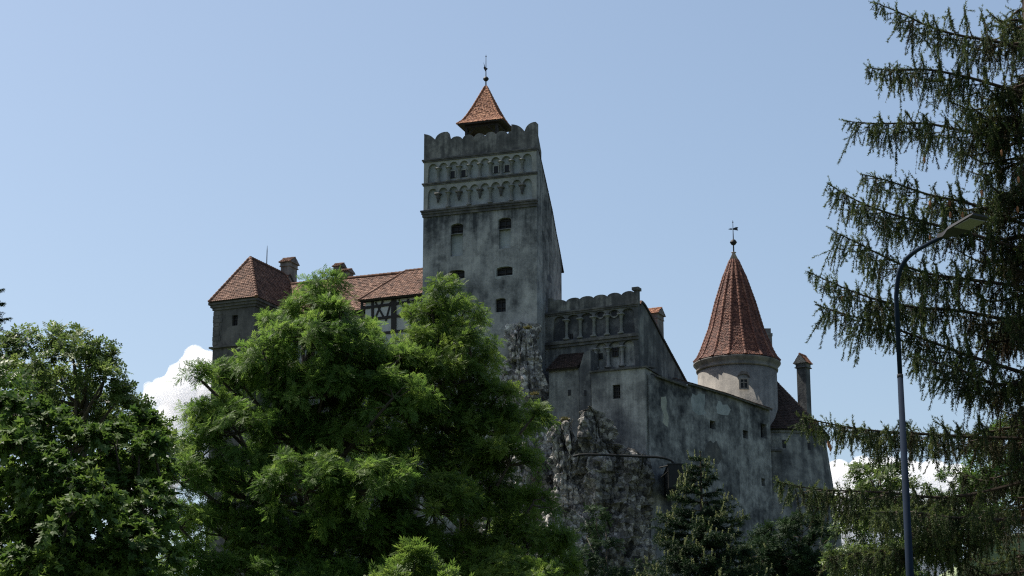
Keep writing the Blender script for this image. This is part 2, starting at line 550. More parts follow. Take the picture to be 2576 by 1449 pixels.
def column_mesh(h, r):
    c = MB()
    c.box(-r*1.7, r*1.7, -r*1.7, r*1.7, 0, h*.07)
    c.lathe([(r*1.5, h*.07), (r*1.5, h*.11), (r*1.05, h*.15), (r*.95, h*.75), (r*1.2, h*.77), (r*1.2, h*.80), (r*1.0, h*.82), (r*1.7, h*.92), (r*1.9, h*.93)], 12)
    c.box(-r*2, r*2, -r*2, r*2, h*.93, h)
    return c
def pendant_mesh(h, r):
    c = MB()
    c.lathe([(r*.1, 0), (r*.8, h*.15), (r*1.0, h*.38), (r*.8, h*.42), (r*1.3, h*.5), (r*1.5, h*.66), (r*1.2, h*.7), (r*1.9, h*.84)], 12)
    c.box(-r*2.1, r*2.1, -r*2.1, r*2.1, h*.84, h)
    return c

def finial(parent, x, y, z, h, ball_z, ball_r, vane, name="finial"):
    f = MB()
    f.tube([(x, y, z - .3), (x, y, z + ball_z)], [.06, .05], 8)
    f.tube([(x, y, z + ball_z), (x, y, z + h)], [.045, .018], 8)
    f.lathe([(.0, -.0), (.05, .0), (.05, .06), (.0, .06)], 10, (x, y, z + h - .18), cap=False)
    o = f.build(name, M_iron, parent)
    b = MB()
    b.lathe([(ball_r * math.cos(t), ball_r * math.sin(t)) for t in np.linspace(-1.45, 1.45, 11)], 16, (x, y, z + ball_z))
    b.lathe([(ball_r * 1.12, -.03), (ball_r * 1.12, .03)], 16, (x, y, z + ball_z))
    b.build("ball", M_iron, o, True)
    v = MB()
    if vane == 'arrow':
        vz = z + h * .74
        v.prism([(x - .38, vz - .03), (x - .22, vz + .03), (x - .05, vz + .02), (x - .05, vz - .07), (x - .22, vz - .07)], y - .03, y + .03)
        v.prism([(x + .02, vz - .07), (x + .40, vz - .14), (x + .34, vz), (x + .42, vz + .12), (x + .24, vz + .14), (x + .02, vz + .04)], y - .03, y + .03)
    else:
        vz = z + h * .55
        v.prism([(x - .05, vz - .2), (x + .03, vz - .05), (x - .09, vz + .25), (x - .2, vz + .55), (x - .13, vz + .2), (x - .2, vz + .1)], y - .02, y + .02)
        v.prism([(x + .04, vz - .1), (x + .15, vz - .0), (x + .04, vz + .08)], y - .02, y + .02)
    v.build("vane", M_iron, o)
    return o

def capped_chimney(parent, name, x0, x1, y0, y1, z0, z1, mat, tile, gable_axis='x', flare=.1, rh=.55):
    """chimney with a little tiled saddle roof"""
    c = MB()
    c.box(x0, x1, y0, y1, z0, z1 - .35)
    c.box(x0 - flare, x1 + flare, y0 - flare, y1 + flare, z1 - .35, z1 - .28)
    # open flue storey with corner piers
    c.box(x0 - flare*.4, x1 + flare*.4, y0 - flare*.4, y1 + flare*.4, z1 - .28, z1)
    o = c.build(name, mat, parent)
    t = MB()
    e = .12 + flare * .5
    if gable_axis == 'x':      # ridge runs along x
        ym = (y0 + y1) / 2
        a, b, r0, r1 = (x0-e, y0-e, z1), (x1+e, y0-e, z1), (x0-e, ym, z1+rh), (x1+e, ym, z1+rh)
        c2, d2 = (x0-e, y1+e, z1), (x1+e, y1+e, z1)
        t.add([a, b, r1, r0, c2, d2], [(0,1,2,3), (5,4,3,2), (0,3,4), (1,5,2), (0,4,5,1)], 1)
        t.tiles([a, b, r1, r0], .17, .16); t.tiles([d2, c2, r0, r1], .17, .16); t.ridge(r0, r1, .08)
    else:
        xm = (x0 + x1) / 2
        a, b, r0, r1 = (x0-e, y0-e, z1), (x0-e, y1+e, z1), (xm, y0-e, z1+rh), (xm, y1+e, z1+rh)
        c2, d2 = (x1+e, y0-e, z1), (x1+e, y1+e, z1)
        t.add([a, b, r1, r0, c2, d2], [(0,1,2,3), (5,4,3,2), (0,3,4), (1,5,2), (0,4,5,1)], 1)
        t.tiles([b, a, r0, r1], .17, .16); t.tiles([c2, d2, r1, r0], .17, .16); t.ridge(r0, r1, .08)
    return o, t.build(name + "_cap", [tile, mat], parent)

# ------------------------------------------------------------------ the keep tower
def keep():
    F = Frame((1065, 541), 149.6, 19, 14.0)
    T = thing("keep_tower", "tall grey square keep tower with a red tiled belfry and scalloped parapet", "tower", F.O, -F.yaw)
    on = lambda p, d=0.0: F.on(p, d)
    W = on((1350, 508))[0]
    zpar = (on(Z1(205, 985))[1] + on(Z1(1195, 885))[1]) / 2          # foot of the parapet
    # openings
    zs1 = (on(Z1(205, 1190))[1] + on(Z1(1190, 1093))[1]) / 2
    zs2 = (on(Z1(240, 1415))[1] + on(Z1(1190, 1322))[1]) / 2
    def arcade(zsill, ztop, zspring):
        xa, xb = W * .035, W * .965
        st = (xb - xa) / 10
        pts = [(xa, zsill), (xb, zsill)]
        for k in range(9, -1, -1):
            for i in range(9):
                a = math.pi * i / 8
                pts.append((xa + st * (k + .5) + st * .44 * math.cos(a), zspring + (ztop - zspring) * math.sin(a)))
        return pts, [xa + st * k for k in range(1, 10)], st
    zt1 = on(Z1(655, 975))[1]; zt2 = on(Z1(655, 1193))[1]
    zp1 = zt1 - .42; zp2 = zt2 - .42
    h1, cols1, st = arcade(zs1 + .03, zt1, zp1)
    h2, cols2, _ = arcade(zs2 + .03, zt2, zp2)
    def box_px(a, b, z): return (*on(Z2(*a)), *on(Z2(*b)))
    wins = []
    for (xl, xr, yt, yb, rise) in ((445, 553, 322, 410, .22), (862, 975, 270, 368, .22), (424, 566, 730, 808, .16), (846, 987, 700, 780, .16), (837, 927, 977, 1098, .12)):
        xa, zt = on(Z2(xl, yt)); xb, zb = on(Z2(xr, yb))
        xa, xb = min(xa, xb), max(xa, xb)
        zm = on(Z2((xl + xr) / 2, yt))[1]; zn = on(Z2((xl + xr) / 2, yb))[1]
        wins.append((xa, xb, zn, zm, rise))
    niches = []
    for (xl, xr, yt, yb) in ((445, 550, 414, 608), (868, 970, 372, 540)):
        xa = on(Z2(xl, yt))[0]; xb = on(Z2(xr, yb))[0]
        niches.append((xa, xb, on(Z2((xl+xr)/2, yb))[1], on(Z2((xl+xr)/2, yt))[1]))
    holes = [h1, h2] + [arched(*w) for w in wins] + [rect(a, c, b, d) for a, b, c, d in niches]
    depth = [.22, .22] + [.35] * 5 + [.28] * 2
    zb0 = 14.0
    w = MB()
    # the frieze storeys in their own paler stucco, the shaft below
    zc = zs2 - .25
    w.holed(rect(0, zc, W, zpar), [h1, h2], 0, .24, 1, 2)
    w.holed(rect(0, zb0 - 14.0, W, zc), holes[2:], 0, depth[2:], 0, [0] * 5 + [2] * 2)
    # side and back: pent outline on the right side
    prof = [F.onx(Z1(1218, 910), W), F.onx(Z1(1250, 1050), W), F.onx(Z2(1300, 60), W), F.onx(Z2(1335, 220), W), F.onx(Z2(1370, 420), W), F.onx(Z2(1398, 560), W), F.onx(Z2(1416, 660), W)]
    dep = F.onx(Z2(1416, 760), W)[0]
    prof = [(max(.5, a), b) for a, b in prof]
    ztop = zpar
    side = [(0.0, 0.0), (dep, 0.0), (dep, prof[-1][1])] + [(min(a, dep), b) for a, b in reversed(prof[:-1])] + [(.5, ztop), (0, ztop)]
    tri = tessellate_polygon([[Vector((a, b, 0)) for a, b in side]])
    for x in (0.0, W):
        w.add([(x, a, b) for a, b in side], [tuple(t) for t in tri], 0)
    w.add([(0, dep, 0), (W, dep, 0), (W, dep, prof[-1][1]), (0, dep, prof[-1][1])], [(0,1,2,3)], 0)
    w.add([(0, 0, ztop), (W, 0, ztop), (W, .5, ztop), (0, .5, ztop)], [(0,1,2,3)], 0)
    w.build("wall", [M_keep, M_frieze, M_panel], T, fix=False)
    # small opening in the right side
    sw = MB()
    ya, za = F.onx(Z2(1292, 755), W); yb, zb = F.onx(Z2(1328, 850), W)
    sw.prism([(ya, zb), (yb, zb), (yb, za - .2), ((ya+yb)/2, za), (ya, za - .2)], W - .1, W + .012, axis='x')
    sw.build("window", M_dark, T)
    # pent roof falling to the back
    rf = MB()
    pts = [(.5, ztop + .05)] + [(a + .0, b + .05) for a, b in prof]
    a0, b0 = pts[-2]; a1, b1 = pts[-1]
    pts[-1] = (a1 + .5, b1 + (b1 - b0) / max(.05, a1 - a0) * .5)
    for i in range(len(pts) - 1):
        (ya, za), (yb, zb) = pts[i], pts[i + 1]
        q = [(W + .04, yb, zb), (-.04, yb, zb), (-.04, ya, za), (W + .04, ya, za)]
        rf.slab(q, .06, 1)
        rf.tiles(q, .22, .22)
    rf.build("roof", [M_oldtile, M_wood], T, fix=False)
    # parapet
    px = [(200, 975), (200, 755)]
    px += quarter((200, 755), (303, 815), True)
    px += quarter((308, 815), (408, 735), False) + [(418, 735), (428, 775), (446, 812)]
    for a, b in zip([(446, 812), (548, 805), (648, 795), (746, 785), (840, 770)], [(548, 805, 34), (648, 795, 40), (746, 785, 42), (840, 770, 42), (944, 762, 38)]):
        px += half(a, b)
    px += [(955, 738), (976, 728), (978, 670)]
    px += quarter((978, 670), (1086, 745), True)
    px += quarter((1094, 742), (1190, 648), False) + [(1200, 652), (1200, 878)]
    poly = [on(Z1(*p)) for p in px]
    poly[0] = (poly[1][0], zpar + .05); poly[-1] = (W, zpar + .05)
    poly = [(min(max(a, 0.0), W), b) for a, b in poly]
    p = MB(); p.prism(poly, -.03, .45)
    # the returns of the parapet along both sides
    for x0, x1 in ((.0, .4), (W - .4, W)):
        zt = zpar + 1.2
        yr = [(.46, zpar - .2), (1.2, zpar - 1.2), (1.2, zpar + .1), (.46, zt)]
        p.prism(yr, x0 + .01, x1 - .01, axis='x')
    p.build("parapet", M_parapet, T)
    # string courses and the heavy cornice
    def course(z, h, out, name="cornice", mat=M_trim):
        c = MB()
        c.box(-out, W + out * .6, -out, .1, z - h * .5, z)
        c.box(-out * .55, W + out * .35, -out * .55, .1, z - h, z - h * .5)
        c.build(name, mat, T)
    course(zpar + .05, .22, .13)
    course(zs1 + .03, .2, .12)
    zk = (on(Z1(195, 1435))[1] + on(Z1(1195, 1330))[1]) / 2
    c = MB()
    c.box(-.16, W + .1, -.28, .1, zk - .12, zk)
    c.box(-.1, W + .06, -.2, .1, zk - .3, zk - .12)
    c.box(-.05, W + .03, -.12, .1, zk - .5, zk - .3)
    c.build("cornice", M_trim, T)
    # columns and pendants
    hc1 = zp1 - zs1 + .02
    first = None
    for x in cols1:
        if first is None:
            first = column_mesh(hc1, .105).build("column", M_frieze, T, True); first.location = (x, .06, zs1 + .03)
        else: copy_part(first, T, (x, .06, zs1 + .03))
    hc2 = zp2 - zs2 + .02
    c2 = column_mesh(hc2, .105).build("column", M_frieze, T, True)
    pn = pendant_mesh(.78, .11).build("pendant", M_trim, T, True)
    c2.location = (cols2[1], .06, zs2 + .03); pn.location = (cols2[0], .06, zp2 - .76)
    for i in (3, 5, 7): copy_part(c2, T, (cols2[i], .06, zs2 + .03))
    for i in (2, 4, 6, 8): copy_part(pn, T, (cols2[i], .06, zp2 - .76))
    # windows
    for (a, b, c, d, rise) in wins:
        add_window(T, a, b, c, d, .33, rise, (1, 2))
    for zx, zy in ((465, 1110), (560, 1100), (845, 1066), (940, 1057)):
        a, z0 = on(Z1(zx - 20, zy + 32), .22); b, z1 = on(Z1(zx + 19, zy - 30), .22)
        m = MB(); m.box(a, b, .16, .26, z0, z1); m.box(a - .07, a, .14, .25, z0, z1 + .07); m.box(b, b + .07, .14, .25, z0, z1 + .07)
        m.box(a, b, .14, .25, z1, z1 + .07)
        for i in range(len(m.m)): m.m[i] = 0 if i < 6 else 1
        m.build("window", [M_dark, M_frieze], T)
    # pale patched surround of one window
    a, b, c_, d, rise = wins[3]
    s = MB()
    o = [(a - .14, c_ - .12), (a + .1, c_ - .26), (a + .32, c_ - .2), (a + .4, c_ - .05), (b + .06, c_ - .05), (b + .1, d - .2), (b - .25, d + .06), (a + .5, d + .08), (a - .06, d - .06)]
    loops = [[Vector((x, z, 0)) for x, z in o], [Vector((x, z, 0)) for x, z in arched(a - .01, b + .01, c_ - .01, d + .01, rise)]]
    flat = [q for l_ in loops for q in l_]
    s.add([(q.x, -.006, q.y) for q in flat], [tuple(t) for t in tessellate_polygon(loops)])
    s.build("plaster_patch", M_panel, T)
    # belfry
    fl, fr = on(Z1(495, 660), .9), on(Z1(900, 622), .9)
    x0, x1, ze = fl[0], fr[0], (fl[1] + fr[1]) / 2
    sd = x1 - x0
    cx, cy, hw = (x0 + x1) / 2, .9 + sd / 2 * .76, sd / 2
    hy = hw * .76
    za = on(Z1(755, 335), cy)[1]
    H = za - ze
    bel = MB()
    prf = [(0, 1.0), (.10, .80), (.24, .645), (.45, .46), (.72, .245), (1.0, .03)]
    dirs = [(0, -1), (1, 0), (0, 1), (-1, 0)]
    for i in range(len(prf) - 1):
        (ha, wa), (hb, wb) = prf[i], prf[i + 1]
        for dx, dy in dirs:
            tx, ty = -dy, dx
            def P(h, wdt, sgn): return (cx + dx * hw * wdt + tx * hw * wdt * sgn, cy + dy * hy * wdt + ty * hy * wdt * sgn, ze + h * H)
            q = [P(ha, wa, -1), P(ha, wa, 1), P(hb, wb, 1), P(hb, wb, -1)]
            bel.slab(q, .08, 1)
            bel.tiles(q, .125, .125, .03)
            bel.ridge(q[1], q[2], .075, .22)
    bel.build("belfry_roof", [M_tile, M_wood], T, fix=False)
    sf = MB()
    sf.box(cx - hw*.97, cx + hw*.97, cy - hy*.97, cy + hy*.97, ze - .1, ze - .03)
    sf.box(cx - hw*.72, cx + hw*.72, cy - hy*.72, cy + hy*.72, ze - .28, ze - .1)
    sf.build("belfry_soffit", M_wood, T)
    pr, pq = hw * .66, hy * .66
    post = None
    for sx in (-1, 1):
        for sy in (-1, 1):
            m = MB(); m.box(-.09, .09, -.09, .09, 0, 5.5)
            if post is None:
                post = m.build("belfry_post", M_wood, T); post.location = (cx + sx*pr, cy + sy*pq, ze - 5.75)
            else: copy_part(post, T, (cx + sx*pr, cy + sy*pq, ze - 5.75))
    bb = MB()
    bb.box(cx - pr*1.02, cx + pr*1.02, cy - pq*1.02, cy + pq*1.02, ze - 5.6, ze - 2.3)
    for sy in (-1, 1):
        for sx in (-1, 1):
            bb.tube([(cx + sx*pr, cy + sy*pq, ze - 1.0), (cx + sx*pr*.45, cy + sy*pq, ze - .3)], .05, 6)
            bb.tube([(cx + sx*pr, cy + sy*pq, ze - 1.0), (cx + sx*pr, cy + sy*pq*.45, ze - .3)], .05, 6)
    bb.build("belfry_chamber", M_wood, T)
    bl = MB()
    bl.lathe([(.02, .5), (.12, .48), (.17, .3), (.22, .1), (.3, 0), (.28, -.01)], 16, (cx + .3, cy, ze - .95))
    bl.build("bell", M_iron, T, True)
    ztip = on(Z1(746, 60), cy)[1]; zball = on(Z1(750, 272), cy)[1]
    finial(T, cx, cy, za, ztip - za, zball - za, .2, 'bird')
    return F, W
KF, KW = keep()

# ------------------------------------------------------------------ timbered wing and old turret on the left
def left_wing():
    F = Frame(Z3(2390, 620), 151.6, 22, 14.0)
    T = thing("timbered_wing", "half-timbered castle wing with a weathered red roof left of the keep", "castle wing", F.O, -F.yaw)
    on = F.on
    eL, eR = on(Z3(1705, 712), -.45), on(Z3(2385, 622), -.45)
    ze = (eL[1] + eR[1]) / 2
    rL, rR = on(Z3(2210, 390), 3.0), on(Z3(2385, 371), 3.0)
    zr = (rL[1] + rR[1]) / 2
    xl = eL[0]; xr = .6
    zl = on(Z3(1110, 545), 3.4)[1]; xll = on(Z3(640, 565), 3.4)[0]
    zr2 = zr - .05
    w = MB()
    w.box(xl + .35, xr, 0, 6, ze - 5.5, ze - .1)
    w.box(xll, xl + .35, 1.2, 6, ze - 5.5, ze - .7)
    w.box(xll + .01, xr - .01, .02, 5.9, 0, ze - 5.5, 1)
    w.build("wall", [M_white, M_court], T)
    rf = MB()
    a, b, c, d = (xl, -.45, ze), (xr, -.45, ze), (xr, 3.0, zr), (rL[0], 3.0, zr)
    rf.slab([a, b, c, d], .16, 1); rf.tiles([a, b, c, d], .2, .2)
    back = (rL[0], 6.4, ze)
    rf.ridge(a, d, .12)
    # left hip of the front block
    hb = (xl, 2.4, ze + .1)
    rf.slab([hb, a, d], .16, 1); rf.tiles([hb, a, d], .2, .2)
    # long main roof running to the turret
    zleft = on(Z3(715, 562), 3.4)[1]
    m0, m1, m2, m3 = (xll, .3, ze - .6 + (zleft - zr2) * 1.0), (rL[0] + 1, .3, ze - .6), (rL[0] + 1, 3.25, zr2), (xll, 3.25, zleft)
    rf.slab([m0, m1, m2, m3], .16, 1); rf.tiles([m0, m1, m2, m3], .22, .21)
    rf.ridge(m3, (rL[0], 3.2, zr2 + .02), .12); rf.ridge(d, c, .12)
    n0, n1 = (xr, 6.6, ze), (xll, 6.6, ze + (zleft - zr2))
    rf.slab([n0, n1, m3, (xr, 3.25, zr2)], .16, 1); rf.tiles([n0, n1, m3, (xr, 3.25, zr2)], .22, .22)
    rf.build("roof", [M_oldtile, M_wood], T, fix=False)
    # timber frame
    t = MB()
    def beam(p, q, wd=.16, y0=-.07):
        (xa, za), (xb, zb) = on(Z3(*p)), on(Z3(*q))
        d_ = Vector((xb - xa, zb - za)).normalized(); nn = Vector((-d_.y, d_.x)) * wd / 2
        t.prism([(xa + nn.x, za + nn.y), (xa - nn.x, za - nn.y), (xb - nn.x, zb - nn.y), (xb + nn.x, zb + nn.y)], y0, .03)
    def post(x, y0, y1, wd=.2, yy=-.085): beam((x, y0), (x, y1), wd, yy)
    for x, wd in ((1740, .2), (1855, .2), (2082, .42), (2300, .22)): post(x, 700, 1040, wd)
    for p, q in (((1730, 792), (2380, 704)), ((1730, 925), (2380, 840)), ((1730, 1085), (2380, 1010)), ((1730, 715), (2380, 640))): beam(p, q, .2, -.078)
    beam((1885, 725), (1975, 890), .13, -.06); beam((1965, 715), (1880, 900), .13, -.066); beam((2050, 725), (1995, 930), .13, -.064)
    beam((2140, 700), (2240, 880), .13, -.062); beam((2240, 690), (2145, 890), .13, -.068)
    t.build("timber_frame", M_wood, T)
    # chimneys and the dormer behind the ridge
    def chim(zx0, zx1, zy0, zy1, d, dx, nm="chimney", cap=.5):
        xa, zt = on(Z3(zx0, zy0), d); xb = on(Z3(zx1, zy0), d)[0]
        capped_chimney(T, nm, xa, xb, d, d + dx, ze - .5, zt, M_chim, M_oldtile, 'x', .09, cap)
    chim(868, 962, 300, 540, 4.6, 1.3)
    chim(1512, 1580, 400, 520, 3.6, 1.0, cap=.3)
    chim(1440, 1500, 345, 500, 4.8, .9, cap=.35)
    dm = MB()
    xa, za = on(Z3(735, 500), 3.9); xb, zb = on(Z3(920, 455), 3.9)
    dm.box(xa + .1, xb - .1, 4.0, 5.4, ze, za + .05, 1)
    q = [(xa, 3.8, za), (xb, 3.8, za), (xb, 4.7, za + .6), (xa, 4.7, za + .6)]
    dm.slab(q, .12, 1); dm.tiles(q, .2, .18)
    q2 = [(xb, 5.6, za), (xa, 5.6, za), (xa, 4.7, za + .6), (xb, 4.7, za + .6)]
    dm.slab(q2, .12, 1); dm.tiles(q2, .2, .18); dm.ridge(q[3], q[2], .1)
    dm.build("dormer", [M_oldtile, M_wood], T, fix=False)
    # zinc valley against the turret roof
    g = MB()
    pa, pb = on(Z3(672, 590), 1.0), on(Z3(728, 720), -.3)
    g.tube([(pa[0], 1.0, pa[1]), (pb[0], -.3, pb[1])], .07, 6)
    g.build("flashing", M_flash, T)

    F2 = Frame(Z3(592, 700), 152.4, 24, 14.0)
    U = thing("old_turret", "dark stone corner turret with a hipped tile roof, far left of the castle", "turret", F2.O, -F2.yaw)
    xL = F2.on(Z3(152, 800))[0]
    dp = 9.0
    eFL, eFR = F2.on(Z3(95, 727), -.45), F2.on(Z3(605, 657), -.45)
    ze = (eFL[1] + eFR[1]) / 2
    w = MB()
    a, z0 = F2.on(Z3(342, 980)); b, z1 = F2.on(Z3(406, 860))
    w.holed(rect(xL, 0, 0, ze), [rect(a, z0, b, z1)], 0, .3)
    w.add([(xL, 0, 0), (xL, dp, 0), (xL, dp, ze), (xL, 0, ze), (0, 0, 0), (0, dp, 0), (0, dp, ze), (0, 0, ze)],
          [(0,1,2,3), (5,4,7,6), (1,5,6,2), (3,2,6,7)])
    # rough quoin stones up the outer corner
    zq = F2.on(Z3(150, 1190))[1]
    z = zq
    k = 0
    while z < ze - .9:
        h = random.uniform(.26, .4)
        w.box(xL - random.uniform(.02, .06), xL + (.75 if k % 2 else .45) + random.uniform(-.1, .1), -random.uniform(.015, .05), .5, z, z + h - .03)
        z += h; k += 1
    w.build("wall", M_turret, U)
    add_window(U, a, b, z0, z1, .28, 0, (1, 1))
    c = MB()
    for o_, za_, zb_ in ((.34, ze - .22, ze - .02), (.22, ze - .42, ze - .22), (.1, ze - .62, ze - .42)):
        c.box(xL - o_, o_, -o_, dp, za_, zb_)
    zz = F2.on(Z3(140, 1210))[1]
    c.box(xL - .22, .2, -.22, dp, zz - .12, zz)
    c.build("cornice", M_turret, U)
    ax = F2.on(Z3(490, 252), 1.9)
    za = ax[1]; xc = (eFL[0] + eFR[0]) / 2
    A, B, Cc, Dd = (eFL[0], -.45, ze), (eFR[0], -.45, ze), (eFR[0], dp, ze), (eFL[0], dp, ze)
    P, Q = (xc, 1.9, za), (xc, dp - 1.9, za)
    rf = MB()
    for q in ([A, B, P], [B, Cc, Q, P], [Cc, Dd, Q], [Dd, A, P, Q]):
        rf.slab(q, .14, 1); rf.tiles(q, .19, .18)
    rf.ridge(A, P, .12, .3); rf.ridge(B, P, .14, .3); rf.ridge(P, Q, .12, .3); rf.ridge(Cc, Q, .12, .3); rf.ridge(Dd, Q, .12, .3)
    rf.build("roof", [M_oldtile, M_wood], U, fix=False)
    an = MB()
    x, zt = F2.on(Z3(722, 118), 5.0); zb = F2.on(Z3(721, 400), 5.0)[1]
    an.tube([(x, 5, zb - .6), (x, 5, zb + (zt - zb) * .8), (x, 5, zt)], [.045, .035, .012], 7)
    an.tube([(x, 5, zb + .5), (x + .4, 5, zb - .2)], .012, 5)
    an.build("lightning_rod", M_iron, U)
left_wing()

# ------------------------------------------------------------------ court wing to the right of the keep
def court():
    F = Frame(Z4(1018, 560), 145.3, 26, 14.0)
    T = thing("court_wing", "sooty grey castle wing with blind arcades and a steep gable right of the keep", "castle wing", F.O, -F.yaw)
    on = F.on
    xl = on(Z4(130, 560))[0] - .6
    zpar = (on(Z4(150, 352))[1] + on(Z4(1010, 252))[1]) / 2
    zl1 = (on(Z4(250, 640))[1] + on(Z4(1015, 560))[1]) / 2        # ledge between the arcades
    zl2 = (on(Z4(565, 905))[1] + on(Z4(1030, 862))[1]) / 2        # foot of lower arcade
    xs = [on(Z4(x, 430))[0] for x in (190, 320, 452, 585, 715, 850, 985)]
    zt = on(Z4(585, 338))[1]; zsp = zt - .35
    def arcade(xs, z0, zsp, zt):
        pts = [(xs[0], z0), (xs[-1], z0)]
        for k in range(len(xs) - 2, -1, -1):
            m, h = (xs[k] + xs[k + 1]) / 2, (xs[k + 1] - xs[k]) / 2 * .88
            for i in range(9):
                a = math.pi * i / 8
                pts.append((m + h * math.cos(a), zsp + (zt - zsp) * math.sin(a)))
        return pts
    zb1 = zl1 + .22
    A1 = arcade(xs, zb1, zsp, zt)
    xs2 = [on(Z4(x, 700))[0] for x in (595, 722, 858, 985)]
    zt2 = (on(Z4(660, 637))[1] + on(Z4(925, 608))[1]) / 2; zsp2 = zt2 - .4
    A2 = arcade(xs2, zl2 + .1, zsp2, zt2)
    w = MB()
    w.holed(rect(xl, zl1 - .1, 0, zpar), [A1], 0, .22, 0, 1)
    w.holed(rect(xl, 0, 0, zl1 - .1), [A2], 0, .22, 0, 2)
    side_px = [(1045, 232), (1075, 262), (1110, 322), (1175, 440), (1240, 570), (1490, 1030)]
    prof = [F.onx(Z4(*p), 0.0) for p in side_px]
    side = [(0, 0)] + [(prof[-1][0], 0)] + [(max(.3, a), b) for a, b in reversed(prof)] + [(.3, zpar), (0, zpar)]
    tri = tessellate_polygon([[Vector((a, b, 0)) for a, b in side]])
    for x in (0.0, xl):
        w.add([(x, a, b) for a, b in side], [tuple(t) for t in tri])
    yb, zb = prof[-1]
    w.add([(xl, yb, 0), (0, yb, 0), (0, yb, zb), (xl, yb, zb)], [(0,1,2,3)])
    w.build("wall", [M_court, M_soot, M_annex], T, fix=False)
    rf = MB()
    pts = [(.35, zpar + .02)] + [(a, b + .03) for a, b in prof]
    pts = sorted([(max(.35, a), b) for a, b in pts])
    for i in range(len(pts) - 1):
        (ya, za), (yb, zb) = pts[i], pts[i + 1]
        if yb - ya < .05: continue
        q = [(.1, yb, zb), (xl, yb, zb), (xl, ya, za), (.1, ya, za)]
        rf.slab(q, .12, 1); rf.tiles(q, .22, .22)
    rf.build("roof", [M_oldtile, M_wood], T, fix=False)
    # scalloped parapet, with the pillar at its right end
    px = [(140, 352), (140, 205), (190, 205)]
    px += half((195, 240), (318, 240, 22))
    for a, b in zip([(320, 240), (452, 218), (585, 205), (718, 192), (855, 180)], [(452, 218, 30), (585, 205, 29), (718, 192, 30), (855, 180, 36), (985, 160, 36)]):
        px += half(a, b)
    px += [(1012, 165), (1012, 250)]
    poly = [on(Z4(*p)) for p in px]
    poly[0] = (poly[0][0], zpar); poly[-1] = (0, zpar); poly[-2] = (0, poly[-2][1])
    p = MB(); p.prism(poly, -.04, .3); p.build("parapet", M_parapet, T)
    a, z1 = on(Z4(978, 128)); b, _ = on(Z4(1036, 128))
    zp = on(Z4(1000, 97))[1]
    pl = MB(); pl.box(a, 0.03, -.07, .35, zpar, z1); pl.box(a - .12, .12, -.18, .46, z1, zp); pl.build("pillar", M_parapet, T)
    def course(z, h, out, xa, xb, mat=M_trim):
        c = MB(); c.box(xa, xb, -out, .05, z - h*.5, z); c.box(xa, xb - .02, -out*.55, .05, z - h, z - h*.5); c.build("cornice", mat, T)
    course(zpar + .03, .24, .16, xl + .2, .06)
    course(zl1 + .1, .42, .24, xl + .6, .04)
    cm = column_mesh(zsp - zb1 + .03, .12).build("column", M_frieze, T, True)
    cm.location = (xs[1], .05, zb1)
    for x in xs[2:-1]: copy_part(cm, T, (x, .05, zb1))
    c2 = column_mesh(zsp2 - zl2 - .08, .13).build("column", M_annex, T, True)
    c2.location = (xs2[0] + .08, .05, zl2 + .1)
    for x in xs2[1:-1]: copy_part(c2, T, (x, .05, zl2 + .1))
    for zx, zy in ((655, 357), (788, 347)):
        x, z = on(Z4(zx, zy), .2)
        m = MB(); m.tube([(x, .15, z), (x, .24, z)], .26, 18)
        o = m.build("oculus", M_dark, T)
        m = MB()
        ring = [(.26, -.0), (.36, -.0), (.36, .05), (.26, .05), (.26, -.0)]
        m.lathe(ring, 18, cap=False)
        r_ = m.build("frame", M_annex, o); r_.rotation_euler = (R(90), 0, 0); r_.location = (x, .2, z)
    def win(cx, cy, wz, hz, d, bars):
        a, z0 = on(Z4(cx - wz, cy + hz), d); b, z1 = on(Z4(cx + wz, cy - hz), d)
        return add_window(T, a, b, z0, z1, d, 0, bars)
    win(368, 575, 14, 28, .21, (0, 0)); win(797, 725, 28, 48, .2, (1, 1)); win(655, 765, 17, 30, .21, (0, 0))

    # lower projecting block, buttress and lean-to
    F2 = Frame(Z4(1085, 880), 143.6, 24, 14.0)
    B = thing("annex_block", "pale lower castle block with one dark barred window below the sooty arcades", "castle wing", F2.O, -F2.yaw)
    o2 = F2.on
    xa = o2(Z4(562, 925))[0]
    ztop = (o2(Z4(565, 922))[1] + o2(Z4(1085, 882))[1]) / 2
    w = MB()
    a, z0 = o2(Z4(770, 1180)); b, z1 = o2(Z4(843, 1038))
    w.holed(rect(xa, 0, 0, ztop), [rect(a, z0, b, z1)], 0, .3)
    dp = 3.2
    w.add([(xa, 0, 0), (xa, dp, 0), (xa, dp, ztop), (xa, 0, ztop), (0, 0, 0), (0, dp, 0), (0, dp, ztop), (0, 0, ztop)], [(0,1,2,3), (4,5,6,7), (3,2,6,7), (1,5,6,2)])
    w.build("wall", M_annex, B)
    add_window(B, a, b, z0, z1, .28, 0, (2, 3))
    cp = MB()
    cp.box(xa - .1, .12, -.14, dp, ztop, ztop + .1)
    cp.slab([(xa - .1, -.16, ztop + .11), (.13, -.16, ztop + .11), (.13, 2.2, ztop + .5), (xa - .1, 2.2, ztop + .5)], .08)
    cp.build("coping", M_trim, B)
    # buttress
    xb0, xb1 = o2(Z4(445, 900), .1)[0], o2(Z4(556, 900), .1)[0]
    zbt = o2(Z4(500, 725), .1)[1]
    bt = MB(); bt.prism([(xb0, 0), (xb1, 0), (xb1, zbt + .1), (xb1 - .5, zbt), (xb0, zbt - 1.2)], .1, 2.8); bt.build("buttress", M_court, B)
    m = MB(); xx, zz = o2(Z4(503, 1120), .1); m.box(xx - .07, xx + .07, .05, .2, zz - .2, zz + .2); m.build("window", M_dark, B)
    # lean-to
    xw0, xw1 = o2(Z4(150, 900), .35)[0], o2(Z4(442, 880), .35)[0]
